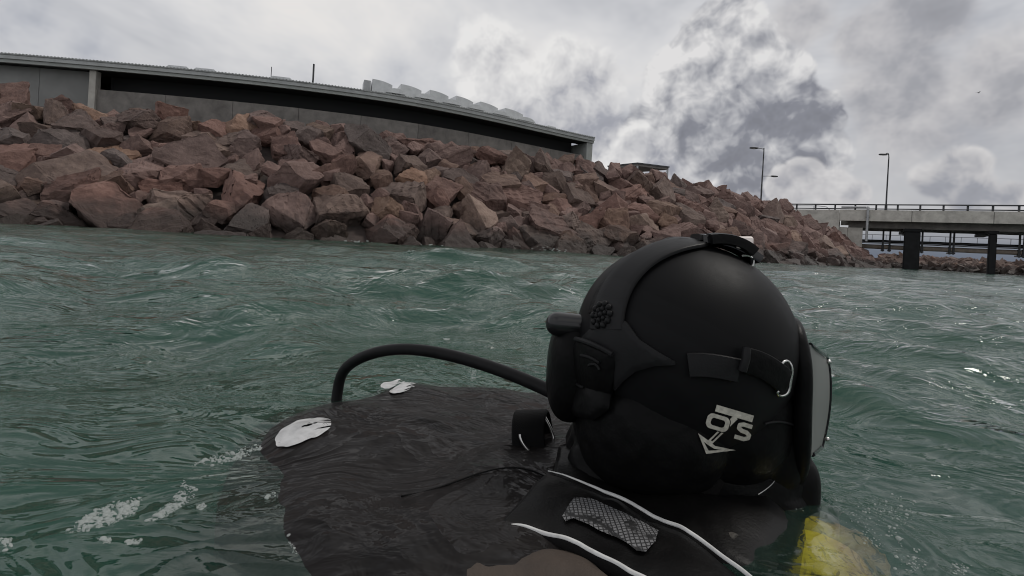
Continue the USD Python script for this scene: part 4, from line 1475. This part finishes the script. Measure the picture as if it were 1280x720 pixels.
    def plate(line, wid, th, D, mat, name):
        c = np.array([P(x, y, D) for x, y in line])
        c = spline(c, 14)
        t = np.gradient(c, axis=0); t /= np.linalg.norm(t, axis=1, keepdims=True)
        n = np.cross(t, [0, 1.0, 0]); n *= np.sign(n[:, 2:3]); n /= np.linalg.norm(n, axis=1, keepdims=True)
        return obj(name, ribbon(c, n, wid, th), mat, cl, smooth=40)
    plate([(869, 300), (880, 301), (890, 303)], 0.034, 0.006, 0.585, RUBBER_MATT, "clip_tongue")
    plate([(872, 304), (895, 306), (918, 314), (940, 328)], 0.036, 0.009, 0.585, GLOSS, "clip_plate")
    plate([(885, 305), (905, 305), (925, 312), (934, 319)], 0.030, 0.010, 0.575, RUBBER, "clip_lever")
    tb = trimesh.convex.convex_hull(np.vstack([ball_pts for ball_pts in [trimesh.creation.icosphere(2, 0.003).vertices + P(x, y, D) for x, y in ((921, 299), (938, 299), (938, 309), (923, 307)) for D in (0.565, 0.60)]]))
    obj("white_tab", tb, WHITE_TAB, cl, smooth=30)
    lp = spline([P(x, y, 0.565) for x, y in ((927, 320), (938, 321), (941, 325), (940, 333), (936, 331))], 24)
    obj("clip_wire", tube(lp, 0.0014, 8), CHROME, cl, smooth=40)
    obj("clip_pin", tube([P(940, 322, 0.565), P(940, 333, 0.567)], 0.0022, 8), GLOSS, cl, smooth=40)

    # printed emblem: the letters O T S, the T's stem running down into an arrow
    ang = math.radians(16.5)
    ex, ey = np.array([math.cos(ang), math.sin(ang)]), np.array([-math.sin(ang), math.cos(ang)])
    org = np.array([888.0, 503.0])
    def L2(u, v):
        return tuple(org + ex * u + ey * v)
    bar = Polygon([L2(8, 0), L2(56, 0), L2(56, 8.5), L2(8, 8.5)])
    top_c = np.array(L2(35, 8)); tip = np.array((875.0, 564.0))
    sdir = (tip - top_c) / np.linalg.norm(tip - top_c); sn = np.array([-sdir[1], sdir[0]])
    inner_gap = LineString([top_c + sdir * 20, top_c + sdir * 43]).buffer(1.1, cap_style="flat")
    stem = LineString([top_c, top_c + sdir * 46]).buffer(3.3, cap_style="flat").difference(inner_gap)
    head = Polygon([(872, 541), (887, 552), (893, 557), (919, 562), (882, 567)])
    head = head.difference(Polygon([(879, 552), (886, 557), (892, 560.5), (901, 562), (885, 563)]))
    def rounded(u0, v0, u1, v1, r):
        p = Polygon([L2(u0 + r, v0 + r), L2(u1 - r, v0 + r), L2(u1 - r, v1 - r), L2(u0 + r, v1 - r)])
        return p.buffer(r)
    O = rounded(1, 11.5, 30, 30.5, 7).difference(rounded(6.8, 16.4, 24.4, 25.8, 3.5))
    spath = [L2(u, v) for u, v in ((58, 14.2), (47, 14.0), (42.5, 16), (42.5, 20), (47, 22.3), (53, 22.6), (57, 25), (57, 29), (52, 31.5), (40, 31.5))]
    S = LineString(spath).buffer(2.6, cap_style="flat", join_style="round")
    stem = stem.difference(O.buffer(1.2)).difference(S.buffer(1.0))
    def print_shape(shape, name):
        for gmt in getattr(shape, "geoms", [shape]):
            if gmt.area < 2:
                continue
            dense = gmt.segmentize(3.0)
            tv, tf = trimesh.creation.triangulate_polygon(dense, engine="earcut")
            tm = trimesh.Trimesh(np.c_[tv, np.zeros(len(tv))], tf)
            v2, f2 = trimesh.remesh.subdivide_to_size(tm.vertices, tm.faces, 4.0)
            hits = [on_both(a, b) for a, b, _ in v2]
            base = np.array([h[0] + h[1] * 0.0012 for h in hits])
            mm = trimesh.Trimesh(base, f2, process=False)
            dv = np.array([0, 0, CAM_Z]) - base.mean(0)
            if (mm.face_normals * dv).sum(1).mean() < 0:
                mm.invert()
            obj(name, mm, LOGO, root, smooth=False)
    print_shape(bar, "emblem_bar"); print_shape(stem, "emblem_stem"); print_shape(head, "emblem_arrow")
    print_shape(O, "letter_o"); print_shape(S, "letter_s")


build_mask()


def build_hose():
    px = [(418, 520, 0.0), (421, 497, 0.0), (425, 474, 0.0), (441, 453, 0.1), (473, 440, 0.2), (518, 437, 0.32), (570, 446, 0.45), (620, 461, 0.6), (668, 480, 0.75), (705, 497, 0.88), (735, 510, 1.0)]
    D0, D1 = 0.80, 0.585
    pts = spline([P(x, y, D0 + (D1 - D0) * f) for x, y, f in px], 90)
    pts = np.vstack([pts[0] + np.array([0.02, 0.0, -0.12]), pts[0] + np.array([0.006, 0.0, -0.06]), pts])
    root = thing("breathing_hose", "black rubber hose arching out of the water to the diver's mask", "hose")
    obj("hose", tube(pts, 0.0080, 18), simple("hose_rubber", (0.005, 0.005, 0.0053), 0.42, bump=(500, 0.0004, 0.4), vary=(60, 0.3), spec=0.15), root, smooth=True)
    e = pts[-1]; d = pts[-1] - pts[-4]; d /= np.linalg.norm(d)
    obj("ferrule", tube([e - d * 0.035, e - d * 0.034, e - d * 0.002, e], [0.0095, 0.0125, 0.0125, 0.0095], 18), RUBBER, root, smooth=40)


build_hose()


def pillow(poly_px, ztop, thick, bulge, step=0.018, drop=0.045, noise_amp=0.012, seed=1):
    """A puffy closed shape whose plan outline is the picture outline laid on the water plane."""
    pl = Polygon([P(x, y, z=ztop - 0.02)[:2] for x, y in poly_px]).buffer(0)
    pl = pl.buffer(-0.02).buffer(0.04).buffer(-0.02)
    ring = np.array([pl.exterior.interpolate(d).coords[0] for d in np.arange(0, pl.exterior.length, step)])
    x0, y0, x1, y1 = pl.bounds
    inn = pl.buffer(-step * 0.7)
    pts = list(ring)
    for gx in np.arange(x0, x1, step):
        for gy in np.arange(y0, y1, step):
            if inn.contains(Point(gx, gy)):
                pts.append((gx, gy))
    pts = np.array(pts); nb = len(ring)
    from scipy.spatial import Delaunay
    tri = Delaunay(pts + np.random.default_rng(1).normal(0, 1e-5, pts.shape)).simplices
    tri = np.array([t for t in tri if pl.buffer(0.002).contains(Point(pts[t].mean(0)))])
    dist = np.array([pl.exterior.distance(Point(*q)) for q in pts])
    f = 1 - np.exp(-dist / drop)
    q3 = np.c_[pts, np.zeros(len(pts))]
    nz = (meshkit.fbm(q3 * 9.0, 3, seed) - 0.5) * 2 * noise_amp * (0.5 + 0.5 * f)
    zt = surface_z(pts[:, 0], pts[:, 1]) + ztop - drop * 0.9 * (1 - f) + nz + np.array([bulge(*q) for q in pts])
    zb = np.minimum(ztop - drop * 0.9 - thick * f, zt) - 0.004
    n = len(pts)
    fc = [*tri, *(tri[:, ::-1] + n)]
    for i in range(nb):
        j = (i + 1) % nb
        fc += [[i, n + j, j], [i, n + i, n + j]]
    m = trimesh.Trimesh(np.vstack([np.c_[pts, zt], np.c_[pts, zb]]), np.array(fc), process=False)
    trimesh.repair.fix_normals(m)
    return m


def build_vest():
    root = thing("buoyancy_vest", "black inflated buoyancy vest of the diver, awash, with white piping and metal ring", "buoyancy vest")
    b1, b2 = P(378, 558, z=0.0)[:2], P(498, 498, z=0.0)[:2]
    def bulge(x, y):
        return 0.012 * math.exp(-((x - b1[0]) ** 2 + (y - b1[1]) ** 2) / 0.045 ** 2) + 0.012 * math.exp(-((x - b2[0]) ** 2 + (y - b2[1]) ** 2) / 0.05 ** 2)
    wing = pillow([(288, 578), (306, 548), (345, 522), (400, 508), (450, 504), (500, 488), (600, 486), (720, 494), (800, 520), (820, 640), (760, 830), (350, 850), (300, 740), (268, 668), (272, 616)], 0.0130, 0.16, bulge, drop=0.040, noise_amp=0.013)
    w = obj("air_bladder", wing, WINGMAT, root, smooth=True)
    def top_of(mesh):
        from scipy.interpolate import LinearNDInterpolator
        n = len(mesh.vertices) // 2
        it = LinearNDInterpolator(mesh.vertices[:n, :2], mesh.vertices[:n, 2])
        def place(px, py, z0=0.0):
            xy = P(px, py, z=z0)[:2]
            z = float(it(xy[0], xy[1]))
            return np.array([*xy, z if np.isfinite(z) else z0])
        return place
    # seam stitched over the bladder
    on = top_of(wing)
    seam = spline([on(x, y) + np.array([0, 0, 0.001]) for x, y in ((500, 640), (560, 632), (620, 622), (680, 618))], 30)
    obj("seam", tube(seam, 0.0009, 6), WEB, w, smooth=40)
    # sky glare on the two wet humps, painted as pale slivers
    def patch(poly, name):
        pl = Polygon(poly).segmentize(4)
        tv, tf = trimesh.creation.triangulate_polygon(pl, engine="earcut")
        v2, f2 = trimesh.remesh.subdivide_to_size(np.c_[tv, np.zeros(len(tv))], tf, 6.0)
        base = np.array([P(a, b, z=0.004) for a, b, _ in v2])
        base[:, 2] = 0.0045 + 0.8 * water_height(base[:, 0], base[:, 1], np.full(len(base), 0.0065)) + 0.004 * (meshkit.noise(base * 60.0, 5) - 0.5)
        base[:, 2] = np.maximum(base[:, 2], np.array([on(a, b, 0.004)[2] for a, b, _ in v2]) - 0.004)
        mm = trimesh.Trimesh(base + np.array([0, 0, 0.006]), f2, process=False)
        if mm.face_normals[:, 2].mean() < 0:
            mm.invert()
        obj(name, mm, SKY_GLINT, w, smooth=True)
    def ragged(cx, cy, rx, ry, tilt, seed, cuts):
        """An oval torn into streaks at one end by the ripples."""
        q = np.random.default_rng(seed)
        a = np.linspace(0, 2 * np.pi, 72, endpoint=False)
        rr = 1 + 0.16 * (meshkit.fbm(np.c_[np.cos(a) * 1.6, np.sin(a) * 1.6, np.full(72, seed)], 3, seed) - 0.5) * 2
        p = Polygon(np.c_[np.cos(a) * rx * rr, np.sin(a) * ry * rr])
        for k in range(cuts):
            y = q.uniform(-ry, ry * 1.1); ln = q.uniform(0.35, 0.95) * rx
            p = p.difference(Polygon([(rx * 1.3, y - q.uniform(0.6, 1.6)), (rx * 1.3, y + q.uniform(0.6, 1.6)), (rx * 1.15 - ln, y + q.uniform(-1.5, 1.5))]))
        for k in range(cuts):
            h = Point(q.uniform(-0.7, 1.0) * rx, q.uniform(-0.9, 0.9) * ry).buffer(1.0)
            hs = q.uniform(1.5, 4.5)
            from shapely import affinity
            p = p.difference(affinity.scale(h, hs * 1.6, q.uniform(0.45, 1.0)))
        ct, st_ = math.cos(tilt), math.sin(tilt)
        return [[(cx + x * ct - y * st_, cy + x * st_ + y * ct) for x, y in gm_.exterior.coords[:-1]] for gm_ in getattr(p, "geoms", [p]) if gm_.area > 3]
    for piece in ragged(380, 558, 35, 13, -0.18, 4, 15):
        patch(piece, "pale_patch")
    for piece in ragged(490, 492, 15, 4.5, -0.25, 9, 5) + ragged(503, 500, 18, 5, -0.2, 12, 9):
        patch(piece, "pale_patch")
    # shoulder panel in the foreground, standing a little out of the water
    line1 = [(684, 606), (720, 617), (770, 639), (820, 667), (860, 690), (905, 722), (950, 760)]
    line2 = [(618, 676), (650, 672), (690, 682), (722, 696), (733, 704), (745, 712), (790, 735), (840, 765)]
    def strip(lineA, lineB, zA, zB, hump, n=50, m=12, wob=0.0, sink=0.0):
        A = spline([P(x, y, z=zA) for x, y in lineA], n)
        B = spline([P(x, y, z=zB) for x, y in lineB], n)
        V = []
        for i in range(n):
            for j in range(m):
                t = j / (m - 1)
                p = A[i] * (1 - t) + B[i] * t + np.array([0, 0, hump * math.sin(math.pi * t) - sink * max(0.0, (i / (n - 1) - 0.72) / 0.28) ** 2])
                V.append(p)
        V = np.array(V)
        V[:, 2] += (meshkit.fbm(V * 22.0, 3, 4) - 0.5) * wob + surface_z(V[:, 0], V[:, 1])
        lowV = V - np.array([0, 0, 0.035])
        N = len(V); fc = []
        for i in range(n - 1):
            for j in range(m - 1):
                a, b, c, d = i * m + j, i * m + j + 1, (i + 1) * m + j + 1, (i + 1) * m + j
                fc += [[a, b, c], [a, c, d], [N + a, N + c, N + b], [N + a, N + d, N + c]]
        edge = [i * m for i in range(n)] + [(n - 1) * m + j for j in range(1, m)] + [i * m + m - 1 for i in range(n - 2, -1, -1)] + [j for j in range(m - 2, 0, -1)]
        for i in range(len(edge)):
            a, b = edge[i], edge[(i + 1) % len(edge)]
            fc += [[a, b, N + b], [a, N + b, N + a]]
        me = trimesh.Trimesh(np.vstack([V, lowV]), np.array(fc), process=False)
        trimesh.repair.fix_normals(me)
        return me
    sp = strip(line1, line2, 0.010, 0.008, 0.007, wob=0.016)
    sh = obj("shoulder_panel", sp, DRYSUIT, root, smooth=True)
    on2 = top_of(sp)
    def afloat(line, h):
        q = spline([P(x, y, z=0.006) for x, y in line], 70)
        q[:, 2] = surface_z(q[:, 0], q[:, 1]) + h + (meshkit.fbm(q * 22.0, 3, 4) - 0.5) * 0.010
        return q
    obj("white_piping", tube(afloat(line1, 0.0115), np.r_[np.linspace(0.0005, 0.0015, 20), np.full(50, 0.0017)], 8), PIPING, sh, smooth=True)
    obj("white_piping", tube(afloat(line2, 0.0095), np.r_[np.linspace(0.0009, 0.0019, 20), np.full(50, 0.0019)], 8), PIPING, sh, smooth=True)
    # hexagon patterned pad
    pad = Polygon([(702, 660), (716, 643), (738, 641), (775, 657), (822, 683), (818, 700), (806, 710), (795, 707), (770, 690), (735, 672), (716, 664), (706, 665)]).segmentize(4)
    tv, tf = trimesh.creation.triangulate_polygon(pad, engine="earcut")
    v2, f2 = trimesh.remesh.subdivide_to_size(np.c_[tv, np.zeros(len(tv))], tf, 5.0)
    base = np.array([on2(a, b, 0.012) + np.array([0, 0, 0.003]) for a, b, _ in v2])
    mm = trimesh.Trimesh(base, f2, process=False)
    if mm.face_normals[:, 2].mean() < 0:
        mm.invert()
    obj("reflective_pad", mm, HEX, sh, smooth=True)
    # brown sleeve panel below the lower piping
    br = strip([(600, 690), (640, 682), (690, 690), (725, 704), (742, 720), (770, 745)], [(560, 760), (600, 775), (650, 780), (700, 785), (740, 785), (780, 790)], -0.002, -0.004, 0.010, wob=0.012)
    obj("brown_panel", br, BROWN, root, smooth=True)
    # far shoulder strap, collar mass round the neck
    col = strip([(700, 560), (760, 575), (850, 590), (940, 600), (1022, 608)], [(690, 612), (760, 640), (850, 690), (920, 726), (985, 716)], 0.004, 0.003, 0.010, wob=0.022, sink=0.03)
    obj("collar", col, DRYSUIT, root, smooth=True)
    st = strip([(862, 655), (880, 660), (905, 672), (925, 686)], [(858, 668), (876, 676), (900, 688), (915, 694)], 0.004, 0.004, 0.004, n=16, m=6)
    obj("chest_strap", st, simple("olive_webbing", (0.035, 0.031, 0.025), 0.7, bump=(900, 0.0008, 0.8)), root, smooth=True)
    cd = spline([P(x, y, z=0.03) for x, y in ((948, 618), (957, 612), (966, 604), (970, 595))], 16)
    obj("thin_cord", tube(cd, 0.0004, 6), PIPING, root, smooth=True)
    # loop of webbing with a steel D ring
    D = 0.67
    f0 = [(668, 604, 0.640), (664, 575, 0.642), (660, 545, 0.645), (661, 525, 0.652), (664, 517, 0.664), (668, 521, 0.678), (672, 540, 0.684), (676, 575, 0.686), (678, 604, 0.686)]
    lw = spline([P(*q) for q in f0], 50)
    tt = np.gradient(lw, axis=0); tt /= np.linalg.norm(tt, axis=1, keepdims=True)
    nn = np.cross(tt, [1.0, 0, 0.1]); nn /= np.linalg.norm(nn, axis=1, keepdims=True)
    if nn[0][1] > 0:
        nn = -nn
    wb = obj("webbing_loop", ribbon(lw, nn, 0.040, 0.004), WEB, root, smooth=40)
    ring = spline([P(x, y, d) for x, y, d in ((650, 543, 0.636), (654, 555, 0.632), (664, 566, 0.632), (678, 572, 0.64), (690, 567, 0.65), (693, 555, 0.66), (689, 538, 0.665), (681, 522, 0.668))], 50)
    obj("metal_ring", tube(ring, 0.0022, 10), CHROME, wb, smooth=40)


build_vest()


def build_cylinder():
    c = P(1014, 692, z=-0.043)
    c[2] = float(surface_z(c[:1], c[1:2])[0]) - 0.039
    root = thing("gas_cylinder", "worn yellow gas cylinder just under the water, right of the diver", "gas cylinder", c)
    prof = [(0.0, 0.066), (0.026, 0.065), (0.047, 0.054), (0.059, 0.034), (0.063, 0.008), (0.063, -0.40), (0.056, -0.43), (0.0, -0.44)]
    m = trimesh.creation.revolve(np.array([(r, z) for r, z in prof])[::-1], sections=48)
    trimesh.repair.fix_normals(m)
    T = trimesh.geometry.align_vectors([0, 0, 1], np.array([0.35, 0.55, 0.55]) / np.linalg.norm([0.35, 0.55, 0.55]))
    T[:3, 3] = (-0.01, -0.02, -0.048)
    m.apply_transform(T)
    obj("bottle", m, YELLOW, root, smooth=35)
    nk = trimesh.creation.revolve(np.array([(0.0, 0.061), (0.022, 0.061), (0.022, 0.092), (0.014, 0.096), (0.0, 0.096)]), sections=24)
    trimesh.repair.fix_normals(nk); nk.apply_transform(T)
    obj("valve", nk, STEEL_GREY, root, smooth=35)
    bd = [tube([np.array([0.0655 * math.cos(a), 0.0655 * math.sin(a), z]) for a in np.linspace(0, 2 * np.pi, 40, endpoint=False)], 0.004, 8, closed=True) for z in (-0.10, -0.13)]
    for b in bd:
        b.apply_transform(T)
        obj("band", b, WEB, root, smooth=40)


build_cylinder()


# ------------------------------------------------------------------ foam
def build_foam():
    r = np.random.default_rng(9)
    near = [([(82, 676), (110, 652), (140, 636), (178, 626), (168, 648), (140, 662), (110, 672)], 900), ([(184, 658), (205, 640), (225, 620), (228, 606), (246, 618), (238, 632), (214, 648), (192, 660)], 460),
            ([(240, 588), (262, 578), (290, 572), (322, 562), (326, 568), (300, 580), (272, 588)], 330), ([(0, 690), (12, 688), (14, 700), (2, 706)], 60), ([(122, 680), (138, 678), (138, 688), (124, 688)], 50),
            ([(156, 684), (176, 682), (172, 690), (158, 690)], 50), ([(246, 638), (262, 636), (258, 642), (248, 644)], 40), ([(330, 626), (346, 624), (342, 632), (332, 632)], 30), ([(355, 672), (398, 668), (392, 700), (366, 700)], 110),
            ([(404, 638), (426, 636), (424, 646), (406, 646)], 60), ([(470, 612), (500, 606), (496, 630), (474, 632)], 30), ([(484, 502), (520, 494), (526, 506), (496, 514)], 130), ([(586, 466), (598, 468), (598, 480), (588, 480)], 30),
            ([(1050, 640), (1110, 610), (1150, 620), (1130, 690), (1080, 690)], 80), ([(1120, 690), (1150, 680), (1160, 720), (1120, 720)], 26), ([(930, 600), (1010, 590), (1010, 640), (940, 640)], 50), ([(760, 600), (930, 600), (930, 700), (800, 650)], 26),  # beside the cylinder, white bubbles stand in for bright ripple glints
            ([(1190, 705), (1215, 705), (1210, 720), (1190, 720)], 20)]
    ico = trimesh.creation.icosphere(1)
    places = []                                                        # x, y, lift, three radii
    for poly, n in near:
        pl = Polygon(poly).buffer(1.5)
        x0, y0, x1, y1 = pl.bounds
        c = np.c_[r.uniform(x0, x1, n * 16), r.uniform(y0, y1, n * 16)]
        cover = meshkit.fbm(np.c_[c[:, 0] / 13.0, c[:, 1] / 7.0, np.full(len(c), 0.3)], 4, 3) + r.normal(0, 0.06, len(c))
        holes = np.c_[r.uniform(x0, x1, n // 9 + 1), r.uniform(y0, y1, n // 9 + 1)]
        hr = r.uniform(1.2, 3.6, len(holes))
        inhole = (np.hypot(c[:, None, 0] - holes[None, :, 0], (c[:, None, 1] - holes[None, :, 1]) * 1.5) < hr[None]).any(1)
        edge = np.array([pl.exterior.distance(Point(*q)) if pl.contains(Point(*q)) else -1.0 for q in c])
        keep = (r.random(len(c)) < np.clip((cover - 0.38) / 0.16, 0, 1) * np.clip(edge / 6.0, 0, 1)) & ~inhole & (edge > 0)
        c = c[keep][:int(n * 2.4)]
        for x, y in c:
            p = P(x, y, z=0.0)
            rad = min(r.lognormal(-7.7, 0.6), 0.0030) * (0.7 + 0.5 * p[1])
            places.append((p[0], p[1], 0.0, rad, rad, rad * 0.7))
    # thin white flecks farther out
    for x, y, w in ((1044, 386, 16), (1022, 406, 26), (1096, 417, 14), (1112, 420, 12), (514, 326, 10), (566, 331, 14), (632, 343, 10), (668, 347, 16), (650, 328, 8), (586, 322, 12), (1075, 378, 8), (1060, 392, 8), (560, 410, 8), (330, 340, 8)):
        for k in range(16):
            p = P(x + r.normal(0, w * 0.30), y + r.normal(0, 0.7), z=0.0)
            rad = 1.0 * p[1] / F * r.uniform(0.5, 1.3)
            places.append((p[0], p[1], 0.001, rad * 1.8, rad * 1.4, rad * 0.4))
    # spray and froth at the foot of the boulders
    pts = slope_point(np.linspace(0, cs[-1], 500), np.zeros(500))[0]
    sx = 640 + F * pts[:, 0] / pts[:, 1]
    for x in np.arange(10, 1120, 5.0):
        if meshkit.noise(np.array([[x / 38.0, 0.5, 0.5]]), 12)[0] < 0.70:
            continue
        p = pts[int(np.argmin(np.abs(sx - x)))]
        for _ in range(5):
            rad = r.uniform(0.012, 0.035)
            places.append((p[0] + r.normal(0, 0.25), p[1] - 0.7 + r.normal(0, 0.25), 0.03 + abs(r.normal(0, 0.05)), rad * 1.6, rad, rad * 0.5))
    A = np.array(places)
    A[:, 2] += water_height(A[:, 0], A[:, 1], np.maximum(np.hypot(A[:, 0], A[:, 1]) * 0.015, 0.0065))
    V = (np.asarray(ico.vertices)[None] * A[:, None, 3:] + A[:, None, :3]).reshape(-1, 3)
    fc = (np.asarray(ico.faces)[None] + (np.arange(len(A)) * len(ico.vertices))[:, None, None]).reshape(-1, 3)
    ms = trimesh.Trimesh(V, fc, process=False)
    obj("sea_foam", ms, FOAM, smooth=True, kind="stuff", label="patches of white bubbles and froth floating on the green water, some standing in for ripple glints", cat="foam")


build_foam()
dome.GetPrim().SetCustomDataByKey("kind", "structure")
